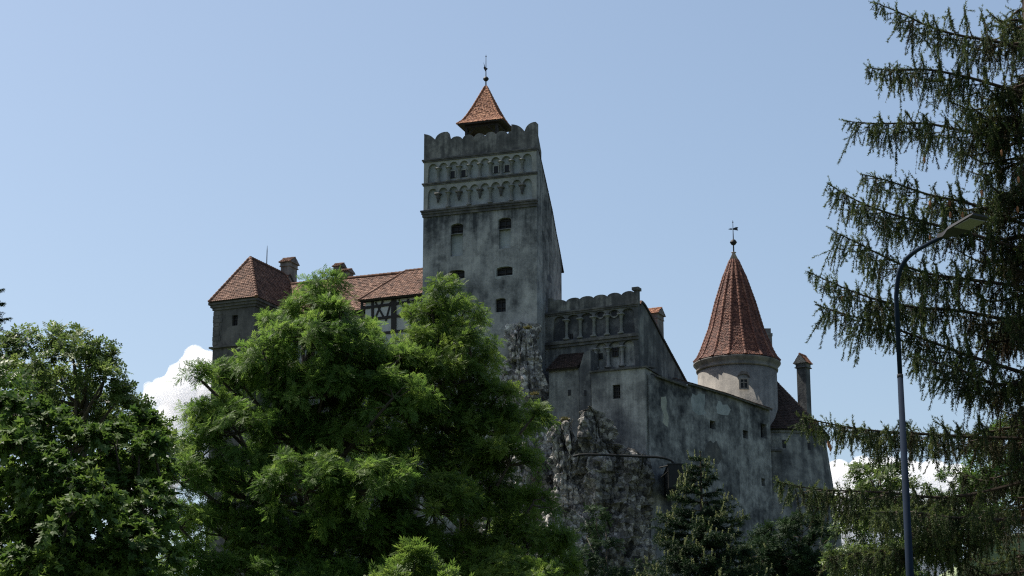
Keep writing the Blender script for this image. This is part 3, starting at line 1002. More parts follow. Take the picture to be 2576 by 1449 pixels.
    zwl = (o2(Z4(190, 910), .35)[1] + o2(Z4(435, 868), .35)[1]) / 2
    lw = MB(); lw.box(xw0, xw1, .35, 3, 0, zwl); lw.build("lean_to_wall", M_annex, B)
    m = MB(); xx, zz = o2(Z4(351, 1118), .35); m.box(xx - .1, xx + .1, .3, .45, zz - .22, zz + .2); m.build("window", M_dark, B)
    zru = o2(Z4(400, 700), 2.1)[1]
    lr = MB()
    q = [(xw0 - .1, .05, zwl), (xw1 - .05, .05, zwl), (xw1 + .9, 2.1, zru), (xw0 + .5, 2.1, zru)]
    lr.slab(q, .14, 1); lr.tiles(q, .2, .2); lr.build("lean_to_roof", [M_darktile, M_wood], B, fix=False)

    # chimney on the pent roof behind the gable
    yc, zt = F.onx(Z4(1178, 372), -.75)
    capped_chimney(T, "chimney", -1.2, -.3, yc - .6, yc + .6, zt - 5.5, zt, M_chim, M_tile, 'x', .05, .55)
court()

# ------------------------------------------------------------------ curtain wall, round tower and bastion on the right
def right_side():
    F = Frame(Z4(1180, 960), 144.4, -50, 14.0)
    F.yaw = R(-50)
    T = thing("curtain_wall", "blotchy grey curtain wall with a sloping tiled coping below the round tower", "wall", F.O, -F.yaw)
    on = F.on
    x1 = on(Z6(928, 300))[0]
    pts_px = [Z4(1180, 958), Z6(335, 100), Z6(338, 75), Z6(600, 150), Z6(925, 262)]
    top = [on(p) for p in pts_px]
    top[0] = (0.0, top[0][1]); top[-1] = (x1, top[-1][1])
    holes = []
    for cx, cy, wz, hz in ((520, 368, 20, 24), (755, 437, 17, 24), (884, 412, 20, 45), (882, 778, 12, 25)):
        a, z0 = on(Z6(cx - wz, cy + hz)); b, z1 = on(Z6(cx + wz, cy - hz))
        holes.append(rect(a, z0, b, z1))
    w = MB()
    w.holed([(-.8, 0), (x1, 0)] + list(reversed(top)) + [(-.8, top[0][1] + .05)], holes, 0, .4, 0, 1)
    w.add([(x1, 0, 0), (x1, 1.2, 0), (x1, 1.2, top[-1][1]), (x1, 0, top[-1][1])], [(0,1,2,3)])
    w.add([(-.8, 0, 0), (-.8, 1.2, 0), (-.8, 1.2, top[0][1]), (-.8, 0, top[0][1])], [(0,1,2,3)])
    w.build("wall", [M_curtain, M_dark], T, fix=False)
    cp = MB()
    for (xa, za), (xb, zb), m in ((top[0], top[1], 2), (top[2], top[3], 0), (top[3], top[4], 0)):
        q = [(xa, -.28, za + .02), (xb, -.28, zb + .02), (xb, 1.3, zb + .62), (xa, 1.3, za + .62)]
        cp.slab(q, .12, 2)
        if m == 0: cp.tiles(q, .2, .2)
    cp.build("coping", [M_oldtile, M_wood, M_trim], T, fix=False)
    def patch(px, mat=M_patch, y=-.006, nm="plaster_patch"):
        P = [on(Z6(*p)) for p in px]
        m = MB(); m.prism(P, y, y + .05); m.build(nm, mat, T)
    patch([(150, 170), (185, 165), (192, 200), (188, 260), (205, 310), (200, 385), (180, 372), (160, 350), (172, 300), (150, 240)])
    patch([(362, 190), (375, 142), (400, 160), (428, 138), (462, 150), (468, 200), (455, 250), (480, 290), (420, 300), (375, 270)], M_panel, -.005)
    patch([(545, 240), (560, 195), (580, 200), (590, 225), (625, 222), (648, 260), (630, 300), (580, 296), (550, 285)], M_panel, -.005)
    pl = MB()
    pl.prism([on(Z6(*p)) for p in ((462, 560), (480, 492), (505, 480), (522, 500), (545, 482), (575, 545), (590, 600), (560, 650), (520, 640), (480, 600))], -.008, .03)
    pl.build("damp_patch", M_trim, T)

    # round tower
    Y = 158.5
    c = at(Z5(647, 0)[0], 900, Y)
    U = thing("round_tower", "round pale castle tower under a tall ribbed red cone roof", "tower", (c.x, c.y, 14.0))
    k = Y / (FPX * math.cos(R(2)))
    zf = lambda zy: at(Z5(647, zy)[0], Z5(0, zy)[1], Y).z - 14.0
    rd = 318 * .3242 * k * .985
    re = 346 * .3242 * k
    ze = zf(1165)
    w = MB()
    w.lathe([(rd * 1.03, 0), (rd, zf(1240))], 64)
    w.build("wall", M_round, U, True)
    cn = MB()
    cn.lathe([(rd + .0, zf(1238)), (rd + .10, zf(1234)), (rd + .12, zf(1222)), (rd + .04, zf(1216)), (rd + .14, zf(1200)), (rd + .32, zf(1180)), (rd + .34, zf(1172)), (re - .12, zf(1168))], 64)
    cn.build("cornice", M_round, U, True)
    rf = MB()
    ns = 16
    prf = [(re, ze), (re * .905, zf(1125)), (288 / 346 * re, zf(1075)), (216 / 346 * re, zf(900)), (160 / 346 * re, zf(700)), (84 / 346 * re, zf(480)), (33 / 346 * re, zf(362))]
    for j in range(ns):
        a0, a1 = 2 * math.pi * (j + .25) / ns, 2 * math.pi * (j + 1.25) / ns
        for (ra, za), (rb, zb) in zip(prf, prf[1:]):
            q = [(ra*math.cos(a0), ra*math.sin(a0), za), (ra*math.cos(a1), ra*math.sin(a1), za), (rb*math.cos(a1), rb*math.sin(a1), zb), (rb*math.cos(a0), rb*math.sin(a0), zb)]
            rf.slab(q, .08, 1)
            rf.tiles(q, .14, .15, .04)
            rf.ridge(q[0], q[3], .105 if za < prf[2][1] + 6 else .075, .27)
    ro = rf.build("roof", [M_conetile, M_wood], U, fix=False)
    lc = MB()
    lc.lathe([(33 / 346 * re + .06, zf(366)), (.12, zf(312)), (.2, zf(306)), (.2, zf(303)), (.07, zf(300))], 20)
    lc.build("lead_cap", M_lead, U, True)
    finial(U, 0, 0, zf(306), zf(55) - zf(306), zf(225) - zf(306), .25, 'arrow')
    # window with brow
    wz0, wz1 = zf(1357) - rd * .215, zf(1292) - rd * .215
    ang = math.asin(((657 - 647) * .3242 * k) / rd)
    wx, wy = rd * math.sin(ang) + .05, -rd * math.cos(ang)
    hw = 25 * .3242 * k
    m = MB(); m.box(wx - hw, wx + hw, wy - .03, wy + .15, wz0, wz1); o = m.build("window", M_dark, U)
    m = MB()
    for a_, b_ in ((wx - hw - .12, wx - hw), (wx + hw, wx + hw + .12)): m.box(a_, b_, wy - .09, wy + .2, wz0 - .1, wz1 + .1)
    m.box(wx - hw, wx + hw, wy - .085, wy + .2, wz1, wz1 + .1); m.box(wx - hw, wx + hw, wy - .12, wy + .2, wz0 - .1, wz0)
    m.box(wx - .03, wx + .03, wy - .07, wy - .032, wz0 - .02, wz1 + .02); m.box(wx - hw - .02, wx + hw + .02, wy - .068, wy - .034, (wz0+wz1)/2 + .08, (wz0+wz1)/2 + .13)
    arcp = [(wx + hw * 1.9 * math.cos(t), wz1 + .25 + .42 * math.sin(t)) for t in np.linspace(math.pi, 0, 9)]
    arcq = [(wx + hw * 1.9 * math.cos(t), wz1 + .15 + .30 * math.sin(t)) for t in np.linspace(0, math.pi, 9)]
    m.build("frame", M_round, o)
    m = MB(); m.prism(arcp + arcq, wy - .1, wy + .25); m.build("brow", M_chim, o)
    # stub chimney on the cone
    xa = (847 - 647) * .3242 * k; xb = (936 - 647) * .3242 * k
    ch = MB()
    ch.box(xa, xb, .2, 1.7, zf(1150), zf(935)); ch.box(xa + .12, xb - .06, .3, 1.6, zf(935), zf(885)); ch.box(xa - .05, xb + .05, .15, 1.75, zf(945), zf(925))
    ch.build("chimney", M_chim, ro)

    # bastion
    Y = 160.6
    cb = at(1940, 1080, Y)
    B = thing("bastion", "low round corner bastion with a dark roof and a tall thin chimney", "tower", (cb.x, cb.y, 14.0))
    k = Y / FPX
    zf = lambda y: at(1940, y, Y).z - 14.0
    rt = 139 * k
    w = MB()
    ze = zf(1106)
    w.lathe([(rt + 1.6, 0), (rt + .75, zf(1330)), (rt + .28, zf(1200)), (rt, zf(1130)), (rt, ze)], 64)
    w.lathe([(rt, ze - .3), (rt + .09, ze - .25), (rt + .12, ze - .02), (rt, ze)], 64)
    w.build("wall", M_bastion, B, True)
    rf = MB()
    za = zf(946)
    ns = 24
    for j in range(ns):
        a0, a1 = 2*math.pi*j/ns, 2*math.pi*(j+1)/ns
        q = [((rt+.3)*math.cos(a0), (rt+.3)*math.sin(a0), ze), ((rt+.3)*math.cos(a1), (rt+.3)*math.sin(a1), ze), (.15*math.cos(a1), .15*math.sin(a1), za), (.15*math.cos(a0), .15*math.sin(a0), za)]
        rf.slab(q, .1, 1); rf.tiles(q, .2, .2)
    ro = rf.build("roof", [M_darktile, M_wood], B, fix=False)
    Yc = 161.0
    pa, pb = at(*Z5(1118, 1200), Yc), at(*Z5(1222, 1200), Yc)
    zt = at(*Z5(1170, 1160), Yc).z - 14
    hw = (pb.x - pa.x) * .37
    zt0 = zf(1075)
    for part in capped_chimney(ro, "chimney", -hw, hw, -hw, hw, 0, zt - zt0, M_court, M_tile, 'y', .12, .75):
        part.location = ((pa.x + pb.x) / 2 - cb.x, Yc - cb.y + .5, zt0)
        part.rotation_euler = (0, 0, R(-35))
    # slit windows and the little buttress by the curtain wall
    for zx, zy, h in ((978, 497, 30), (1158, 512, 28), (1148, 618, 6)):
        p = at(*Z6(zx, zy), Y)
        x = p.x - cb.x
        y = -math.sqrt(max(.1, rt * rt - x * x))
        zz = p.z - 14 - .03 + y * .21
        m = MB(); hh = h * .3519 * k
        n_ = Vector((x, y, 0)).normalized(); tx = Vector((-n_.y, n_.x, 0)); c0 = Vector((x, y, zz)) + n_ * .03
        vs = []
        for d in (.06, -.3):
            for s_, u_ in ((-1, -1), (1, -1), (1, 1), (-1, 1)): vs.append(c0 + n_ * d + tx * s_ * .13 + Vector((0, 0, u_ * hh)))
        m.add(vs, [(0,1,2,3), (7,6,5,4), (0,4,5,1), (1,5,6,2), (2,6,7,3), (3,7,4,0)])
        m.build("window", M_dark, B)
    p0, p1 = at(*Z6(918, 560), Y - 4.5), at(*Z6(1010, 560), Y - 4.5)
    m = MB()
    zt = p0.z - 14
    m.box(p0.x - cb.x - .3, p1.x - cb.x, -4.6, -2.5, 0, zt); 
    m.slab([(p0.x - cb.x - .3, -4.75, zt + .12), (p1.x - cb.x + .08, -4.75, zt + .12), (p1.x - cb.x + .08, -3.3, zt + .45), (p0.x - cb.x - .3, -3.3, zt + .45)], .1, 1)
    m.build("buttress", [M_bastion, M_trim], B)
right_side()

# ------------------------------------------------------------------ limestone cliff
def crag(rows, Yf, seed, flat=.75, n=96, dz=.13, rough=1.0):
    """rows of (y, left, right) pixel extents -> a solid rough column standing on the hill"""
    k = Yf / FPX
    ys = [r[0] for r in rows]
    zs = [at(1288, y, Yf).z for y in ys]
    ctr = [at((r[1] + r[2]) / 2, r[0], Yf).x for r in rows]
    hw = [(r[2] - r[1]) / 2 * k for r in rows]
    ztop, zbot = zs[0], zs[-1]
    m = max(3, int((ztop - zbot) / dz))
    so = Vector((seed * 3.1, seed * 1.7, seed))
    me = MB(); vs = []
    for j in range(m + 1):
        z = ztop + (zbot - ztop) * j / m
        c = float(np.interp(-z, [-q for q in zs], ctr)); h = float(np.interp(-z, [-q for q in zs], hw))
        yc = Yf + h * flat
        for i in range(n):
            a = 2 * math.pi * i / n
            p = Vector((c + h * math.cos(a), yc + h * flat * math.sin(a), z))
            d, pts = noise.voronoi(Vector((p.x * 2.9, p.y * 2.9, p.z * 2.0)) + so)
            st = min(.5, d[1] - d[0])
            big = noise.fractal(Vector((p.x * .6, p.y * .6, p.z * .26)) + so, .8, 2, 4)
            cell = noise.cell(Vector((p.x * 1.1 + .3 * p.z, p.y * 1.1, p.z * .45)) + so)
            fine = noise.fractal(p * 2.2 + so, .7, 2.2, 4)
            fi = noise.noise(Vector((p.x * 1.7, p.y * 1.7, p.z * .2)) + so)
            dd = .85 * big + .4 * (cell - .5) + .30 * st + .16 * fine - .12 - .38 * max(0, .16 - abs(fi)) / .16
            dd *= min(1, .3 + h) * rough
            nr = Vector((math.cos(a), math.sin(a), 0))
            q = p + nr * dd
            q.z += .12 * noise.noise(p * 1.3 + so)
            vs.append(q)
    fs = [(j*n+i, j*n+(i+1)%n, (j+1)*n+(i+1)%n, (j+1)*n+i) for j in range(m) for i in range(n)]
    fs += [tuple(range(n)), tuple(m*n+i for i in range(n))]
    me.add(vs, fs)
    return me
def cliffs():
    r1 = [(808, 1282, 1354), (822, 1276, 1360), (845, 1278, 1360), (880, 1280, 1362), (923, 1268, 1378), (968, 1258, 1392), (1003, 1248, 1404), (1046, 1236, 1424), (1120, 1205, 1440), (1250, 1180, 1455), (1480, 1150, 1480)]
    r2 = [(1019, 1474, 1496), (1034, 1466, 1524), (1062, 1458, 1545), (1108, 1450, 1565), (1136, 1446, 1632), (1191, 1434, 1646), (1275, 1418, 1655), (1370, 1420, 1662), (1480, 1400, 1680)]
    r3 = [(1052, 1418, 1440), (1068, 1394, 1443), (1110, 1390, 1452), (1180, 1384, 1470), (1300, 1370, 1480), (1480, 1350, 1500)]
    r4 = [(1272, 1386, 1440), (1290, 1350, 1476), (1330, 1340, 1490), (1400, 1330, 1500), (1490, 1320, 1520)]
    for rows, Y, sd, lab in ((r1, 146.0, 1, "jagged pale sunlit limestone cliff carrying the foot of the keep"), (r2, 141.6, 2, "broad rubbly limestone cliff under the annex block, crossed by a black pipe"),
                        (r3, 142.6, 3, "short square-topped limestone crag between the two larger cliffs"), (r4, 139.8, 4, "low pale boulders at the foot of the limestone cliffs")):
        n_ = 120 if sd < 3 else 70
        props(crag(rows, Y, sd, n=n_, rough=.65 if sd == 1 else .9).build("cliff", M_rock if sd == 2 else M_pale_litrock), lab, "cliff", None, "structure")
cliffs()

# ------------------------------------------------------------------ black pipe rail and lift cabin on the cliff
def hoist():
    Y = 141.0
    P = [at(*Z8(*p), Y) for p in ((360, 768), (440, 748), (540, 740), (900, 750), (1300, 770), (1480, 775), (1600, 790), (1690, 822), (1738, 868), (1752, 930))]
    base = Vector((P[5].x, Y, 18))
    T = thing("cliff_hoist", "black bent pipe rail over the cliff leading to a black lift cabin", "hoist", base)
    m = MB(); m.tube([p - base for p in P], .085, 10); m.build("rail", M_black, T)
    first = True
    for a, b in (((445, 760), (398, 930)), ((1312, 775), (1285, 950))):
        pa, pb = at(*Z8(*a), Y), at(*Z8(*b), Y + .5)
        m = MB(); m.tube([pa - base, pb - base], .06, 8); m.build("post", M_black, T)
    m = MB()
    pa = at(*Z8(1650, 885), Y); pb = at(*Z8(1845, 915), Y)
    z1, z0 = pa.z - base.z, at(*Z8(1650, 1195), Y).z - base.z
    m.box(pa.x - base.x, pb.x - base.x, -.2, 5.5, z0, z1)
    m.box(pa.x - base.x - .06, pb.x - base.x + .06, -.27, 5.5, z1, z1 + .08)
    for i in range(5):
        x = pa.x - base.x + (pb.x - pa.x) * (i + .5) / 5
        m.box(x - .03, x + .03, -.24, -.2, z0 + .03, z1 - .03)
    m.build("cabin", M_black, T)
    for a, b in (((1535, 917), (1650, 893)), ((1558, 1052), (1652, 972))):
        pa, pb = at(*Z8(*a), Y + .6), at(*Z8(*b), Y)
        m = MB(); m.tube([pa - base, pb - base], .05, 8); m.build("bracket", M_black, T)
hoist()

# ------------------------------------------------------------------ foliage engine
def rhombus(base, d, up, L, w):
    s = np.cross(up, d)
    m = base + d * L * .48
    return [base, m - s * w, base + d * L, m + s * w]
def nrm(a): return a / np.maximum(1e-9, np.linalg.norm(a, axis=-1, keepdims=True))

def template(kind):
    q = []
    up = np.array([0, 0, 1.0])
    if kind == 'ash':
        for t in (.22, .42, .62, .82):
            for sg in (-1, 1):
                an = R(52 - 18 * t) * sg
                d = nrm(np.array([math.cos(an), math.sin(an), -.22]))
                q.append(rhombus(np.array([t, 0, -.28 * t * t]), d, up, .42, .062))
        q.append(rhombus(np.array([.92, 0, -.24]), nrm(np.array([1, 0, -.4])), up, .42, .062))
    elif kind == 'maple':
        for an, L in ((-95, .5), (-48, .8), (0, 1.0), (48, .8), (95, .5)):
            d = nrm(np.array([math.cos(R(an)), math.sin(R(an)), -.18]))
            q.append(rhombus(np.array([0.0, 0, 0]), d, up, L, .2))
    else:  # a sprig of five small oval leaves
        for t, an in ((.1, 60), (.3, -55), (.5, 50), (.7, -45), (.85, 5)):
            d = nrm(np.array([math.cos(R(an)), math.sin(R(an)), -.15]))
            q.append(rhombus(np.array([t, 0, -.1 * t]), d, up, .5, .16))
    return np.array(q)          # (leaflets, 4, 3)

def quads_mesh(name, V, tint):
    """V: (n, k, 3) polygons"""
    n, k, _ = V.shape
    me = bpy.data.meshes.new(name)
    me.vertices.add(n * k); me.vertices.foreach_set("co", V.reshape(-1).astype(np.float32))
    me.loops.add(n * k); me.loops.foreach_set("vertex_index", np.arange(n * k, dtype=np.int32))
    me.polygons.add(n); me.polygons.foreach_set("loop_start", np.arange(0, n * k, k, dtype=np.int32))
    a = me.attributes.new("tint", 'FLOAT', 'FACE')
    a.data.foreach_set("value", np.clip(tint, 0, 1).astype(np.float32))
    me.update(calc_edges=True)
    return me

def leaves_mesh(name, kind, pos, dirs, scale, tint, face):
    T = template(kind)
    N = len(pos)
    x = nrm(dirs)
    up = face + rng.normal(0, .36, (N, 3))
    y = nrm(np.cross(up, x)); z = np.cross(x, y)
    M = np.stack([x, y, z], axis=1)                              # rows are the axes
    P = np.einsum('lvk,nkj->nlvj', T, M) * scale[:, None, None, None] + pos[:, None, None, :]
    L = T.shape[0]
    tt = np.repeat(tint, L) + rng.normal(0, .06, N * L)
    return quads_mesh(name, P.reshape(N * L, 4, 3), tt)

def broadleaf(name, label, lobes, Y, base_px, kind, leaf, mat, dens=1.0, twigs=5, per=9, spread=.5, group=None, depth=1.0, cat="tree", seed=1, inner=.6, bare=0.0, trunk_r=.22, dome=0.0, squash=.72):
    """crown of leafy sprays on the ends of limbs; lobes are (px, py, pr[, dy])"""
    g = np.random.default_rng(seed)
    k = Y / FPX
    bp = at(base_px, 1300, Y)
    base = Vector((bp.x, Y, hill_z(bp.x, Y) - .2))
    o = thing(name, label, cat, base, 0, group)
    B0 = np.array(base)
    tr = MB()
    C, O, Rr = [], [], []
    cs = []
    y0, y1 = min(q[1] for q in lobes), max(q[1] for q in lobes)
    for lb in lobes:
        x, y, r = lb[:3]
        dy = (lb[3] if len(lb) > 3 else g.uniform(-1, 1) * 1.6 * depth) - dome * ((y - y0) / max(1, y1 - y0)) ** .8
        cs.append((np.array(at(x, y, Y + dy)), r * k))
    ztop = max(c[2] + r for c, r in cs)
    zlow = min(c[2] - r for c, r in cs)
    fork = np.array([base.x, Y, max(base.z + 1.5, zlow - 1.0)])
    crown_top = np.array([np.mean([c[0] for c, _ in cs]), Y, ztop - 1.0])
    spine = [np.array(base), fork * .6 + np.array(base) * .4 + np.array([.15, .1, 0]), fork, (fork + crown_top) / 2 + np.array([.2, 0, 0]), crown_top]
    tr.tube([Vector(p - B0) for p in spine], [trunk_r * 1.3, trunk_r, trunk_r * .85, trunk_r * .5, .03], 9)
    for c, r in cs:
        t = np.clip((c[2] - r * .7 - fork[2] - 1.0) / max(.5, crown_top[2] - fork[2]), 0.02, .8)
        s0 = fork + (crown_top - fork) * t
        mid = (s0 + c) / 2 + np.array([0, 0, -.25 * np.linalg.norm(c - s0) * .5]) + g.normal(0, .15, 3)
        tr.tube([Vector(s0 - B0), Vector(mid - B0), Vector(c - B0)], [trunk_r * .33, trunk_r * .24, trunk_r * .12], 6)
        n = max(5, int(dens * 6.5 * (r / spread) ** 2))
        v = g.normal(0, 1, (n, 3)); v = nrm(v)
        v[:, 2] = np.where((v[:, 2] < -.15) & (g.random(n) < .75), -v[:, 2], v[:, 2])
        rad = r * (inner + (1 - inner) * g.random(n) ** .45) * g.uniform(.82, 1.12, n)
        pc = c + v * rad[:, None] * np.array([1.08, 1.08, squash])
        keep_ = np.ones(n, bool)
        for c2, r2 in cs:
            if c2 is c: continue
            keep_ &= np.linalg.norm(pc - c2, axis=1) > r2 * .5
        pc, v = pc[keep_], v[keep_]
        for p in pc[:: 3]:
            mm = (c + p) / 2 + g.normal(0, .08, 3)
            tr.tube([Vector(c - B0), Vector(mm - B0), Vector(p - B0)], [trunk_r * .1, trunk_r * .07, .01], 4, cap=False)
        C.append(pc); O.append(v)
    C, O = np.concatenate(C), np.concatenate(O)
    # sprays
    n = len(C)
    clump_t = g.normal(.5, .17, n)
    pos, dr, sc, ti, fc = [], [], [], [], []
    face = nrm(O * .55 + np.array([0, 0, .75]) + g.normal(0, .15, (n, 3)))
    stem = []
    for _ in range(twigs):
        td = nrm(O * .75 + g.normal(0, .6, (n, 3)) + np.array([0, 0, .38]))
        tl = spread * g.uniform(.55, 1.25, n)
        for j in range(per):
            if bare and g.random() < bare: continue
            t = (j + g.uniform(.2, .8, n)) / per
            perp = nrm(np.cross(td, nrm(g.normal(0, 1, (n, 3)))))
            p = C + td * (tl * t)[:, None] + np.array([0, 0, -1.0]) * (.38 * tl * t * t)[:, None]
            d = td * (.35 + .5 * t)[:, None] + perp * .75 + np.array([0, 0, -.32])
            pos.append(p); dr.append(d); sc.append(leaf * g.uniform(.7, 1.25, n)); ti.append(clump_t + g.normal(0, .1, n)); fc.append(face)
    pos, dr, sc, ti = np.concatenate(pos) - B0, np.concatenate(dr), np.concatenate(sc), np.concatenate(ti)
    tr.build("trunk", M_bark, o, True, fix=False)
    link_mesh("crown", leaves_mesh("crown", kind, pos, dr, sc, ti, np.concatenate(fc)), [mat], o)
    return o

L_ash = leaf_mat("ash_leaf", [(.0, (.034, .078, .014)), (.5, (.074, .142, .026)), (1, (.145, .22, .044))], .52, .55, .22)
L_ash2 = leaf_mat("ash_leaf_deep", [(.0, (.034, .070, .013)), (.5, (.072, .128, .022)), (1, (.135, .195, .037))], .5, .55, .22)
L_maple = leaf_mat("maple_leaf", [(.0, (.024, .056, .012)), (.5, (.054, .104, .019)), (1, (.108, .168, .032))], .42, .56, .25)
L_blue = leaf_mat("alder_leaf", [(.0, (.032, .066, .022)), (.5, (.074, .118, .030)), (1, (.13, .185, .045))], .42)
L_deep = leaf_mat("shade_leaf", [(.0, (.010, .024, .010)), (.5, (.017, .036, .014)), (1, (.03, .055, .02))], .2, .65, .12)  # very dark green; deep shade on the low trees is put into the colour
L_lime = leaf_mat("lime_leaf", [(.0, (.035, .075, .014)), (.5, (.06, .12, .02)), (1, (.10, .17, .03))], .35)

broadleaf("ash_tree", "largest bright green ash tree, its crown covering the timbered wing", [
    (820, 730, 50), (800, 790, 75), (716, 838, 56), (874, 806, 48), (915, 850, 40), (890, 940, 70), (790, 880, 95), (668, 905, 55), (880, 890, 80), (605, 962, 60), (550, 950, 34),
    (498, 950, 22), (540, 1050, 64), (690, 980, 100), (810, 1000, 110), (920, 990, 90), (950, 898, 34), (965, 930, 60), (1005, 905, 28), (990, 1000, 70), (600, 1090, 95), (505, 1150, 52), (740, 1110, 115),
    (880, 1120, 110), (480, 1210, 70), (445, 1165, 30), (435, 1250, 36), (620, 1220, 110), (770, 1240, 115), (920, 1240, 110), (455, 1330, 70), (570, 1350, 100), (700, 1370, 110),
    (840, 1370, 115), (960, 1360, 100), (480, 1460, 90), (620, 1480, 110), (780, 1500, 120), (930, 1500, 110)],
    60, 770, 'ash', .225, L_ash, .92, 6, 9, .42, seed=2, dome=3.2, group="ash trees in front of the castle", trunk_r=.3)
broadleaf("ash_tree", "second bright ash tree standing in front of the keep's foot", [
    (1115, 745, 42), (1088, 795, 48), (1160, 800, 52), (1110, 870, 85), (1050, 870, 42), (1034, 800, 22), (1000, 960, 60), (1185, 890, 58), (1215, 935, 34), (1050, 950, 80), (1140, 970, 95),
    (1240, 1010, 55), (1010, 1040, 80), (1110, 1080, 100), (1220, 1090, 90), (1300, 1070, 48), (1345, 1045, 22), (1040, 1160, 95), (1170, 1190, 105), (1280, 1170, 70),
    (1090, 1290, 110), (1230, 1300, 105), (1340, 1270, 45), (1040, 1410, 105), (1180, 1430, 115), (1320, 1390, 95), (1395, 1370, 40), (1420, 1460, 50), (1280, 1500, 120)],
    62, 1150, 'ash', .225, L_ash2, .92, 6, 9, .42, seed=3, dome=3.0, group="ash trees in front of the castle", trunk_r=.28)
broadleaf("sapling", "young ash sprouting bright new leaves at the bottom edge before the ashes", [
    (1060, 1432, 22), (1046, 1402, 9), (1000, 1455, 15), (972, 1468, 14), (1100, 1458, 14), (1125, 1478, 14), (1040, 1480, 30)],
    40, 1050, 'ash', .24, L_ash2, 1.0, 4, 8, .3, depth=.3, seed=4, trunk_r=.06)
broadleaf("alder_tree", "pale blue-green tree with see-through twigs above the maple on the left", [
    (20, 900, 50), (75, 870, 40), (120, 880, 50), (180, 870, 45), (190, 920, 50), (245, 895, 22), (275, 915, 18), (265, 950, 20), (60, 960, 70), (150, 980, 70), (235, 1010, 60),
    (300, 1000, 26), (345, 1030, 28), (300, 1060, 50), (380, 1065, 14), (120, 1080, 90), (395, 1110, 20), (20, 1080, 80), (240, 1110, 80), (350, 1120, 60)],
    46, 170, 'sprig', .15, L_blue, 1.15, 5, 10, .42, seed=5, depth=.8, trunk_r=.16)
broadleaf("maple_tree", "maple with big glossy leaves between the alder and the largest ash", [
    (350, 1090, 48), (290, 1120, 60), (350, 1150, 40), (385, 1125, 16), (340, 1190, 80), (260, 1220, 80), (362, 1230, 40), (360, 1290, 80), (270, 1330, 90), (365, 1350, 45), (350, 1400, 85), (260, 1450, 90), (345, 1470, 65)],
    34, 330, 'maple', .115, L_maple, 1.5, 6, 9, .33, seed=6, depth=.6, trunk_r=.12, dome=1.2)
broadleaf("maple_tree", "darker maple filling the lower left corner in its own shade", [
    (40, 1040, 55), (110, 1080, 65), (180, 1130, 70), (60, 1150, 80), (140, 1210, 85), (40, 1260, 90), (180, 1290, 85), (100, 1340, 95), (20, 1400, 100), (180, 1420, 90), (90, 1480, 110)],
    33, 90, 'maple', .115, L_maple, 1.5, 6, 9, .33, seed=7, depth=.6, trunk_r=.14, dome=1.2)
broadleaf("shading_tree", "tall tree added mostly beyond the left edge to shade the maples, its yellow-green fringe just showing beside the alder", [  # crown outside the view, added to throw shade on the maples
    (-10, 960, 42), (-30, 1040, 60), (-130, 900, 110), (-260, 800, 160), (-450, 640, 210), (-680, 480, 260), (-900, 380, 280), (-1080, 520, 260), (-560, 850, 230), (-820, 760, 260), (-330, 1050, 200), (-620, 1120, 230), (-120, 1180, 120), (-930, 1050, 230)],
    38, -620, 'sprig', .17, L_lime, .8, 5, 9, .5, seed=14, depth=1.6, trunk_r=.25)
broadleaf("lime_tree", "leafy tree behind the lamp post, right beside the bastion", [
    (2180, 1190, 28), (2215, 1185, 30), (2250, 1200, 34), (2160, 1250, 34), (2215, 1250, 50), (2280, 1240, 40), (2150, 1330, 45), (2210, 1330, 65), (2290, 1310, 60), (2140, 1410, 50), (2220, 1420, 80), (2310, 1400, 75), (2250, 1500, 110)],
    80, 2220, 'sprig', .2, L_blue, 1.0, 5, 9, .5, seed=8, depth=1, trunk_r=.16)
broadleaf("lime_tree", "leafy tree behind the spruce at the right edge, above the green canopy", [
    (2400, 1220, 40), (2470, 1160, 45), (2540, 1100, 50), (2580, 1160, 60), (2500, 1230, 70), (2420, 1290, 60), (2570, 1260, 70), (2380, 1380, 60), (2350, 1300, 40), (2620, 1200, 70), (2480, 1330, 70)],
    86, 2500, 'sprig', .2, L_lime, 1.0, 5, 9, .5, seed=9, depth=1, trunk_r=.18)
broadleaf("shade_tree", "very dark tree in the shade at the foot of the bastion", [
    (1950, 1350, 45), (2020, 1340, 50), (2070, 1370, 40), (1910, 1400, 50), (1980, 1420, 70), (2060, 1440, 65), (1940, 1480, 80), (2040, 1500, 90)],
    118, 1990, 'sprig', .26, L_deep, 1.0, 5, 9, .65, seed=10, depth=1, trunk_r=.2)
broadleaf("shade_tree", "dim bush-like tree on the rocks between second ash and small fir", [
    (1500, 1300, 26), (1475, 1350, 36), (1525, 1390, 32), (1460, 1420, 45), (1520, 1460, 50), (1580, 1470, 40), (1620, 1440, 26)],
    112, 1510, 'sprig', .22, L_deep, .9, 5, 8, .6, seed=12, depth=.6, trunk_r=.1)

# ------------------------------------------------------------------ conifers
class Needles:
    def __init__(s): s.a, s.b, s.t, s.l, s.d = [], [], [], [], []
    def twig(s, p, q, tint, ln, dens):
        s.a.append(p); s.b.append(q); s.t.append(tint); s.l.append(ln); s.d.append(dens)
    def mesh(s, name, width, g):
        A, B = np.array(s.a), np.array(s.b)
        L = np.linalg.norm(B - A, axis=1)
        cnt = np.maximum(2, (L * np.array(s.d)).astype(int))
        idx = np.repeat(np.arange(len(A)), cnt)
        n = len(idx)
        t = g.random(n)
        d = nrm(B - A)[idx]
        p = A[idx] + (B - A)[idx] * t[:, None]
        perp = nrm(np.cross(d, g.normal(0, 1, (n, 3))))
        nd = nrm(d * .75 + perp)
        side = nrm(np.cross(nd, g.normal(0, 1, (n, 3)))) * (width * .5)
        ln = (np.array(s.l)[idx] * g.uniform(.7, 1.2, n))[:, None]
        V = np.stack([p - side, p + side, p + nd * ln], axis=1)
        return quads_mesh(name, V, np.array(s.t)[idx] + g.normal(0, .08, n))

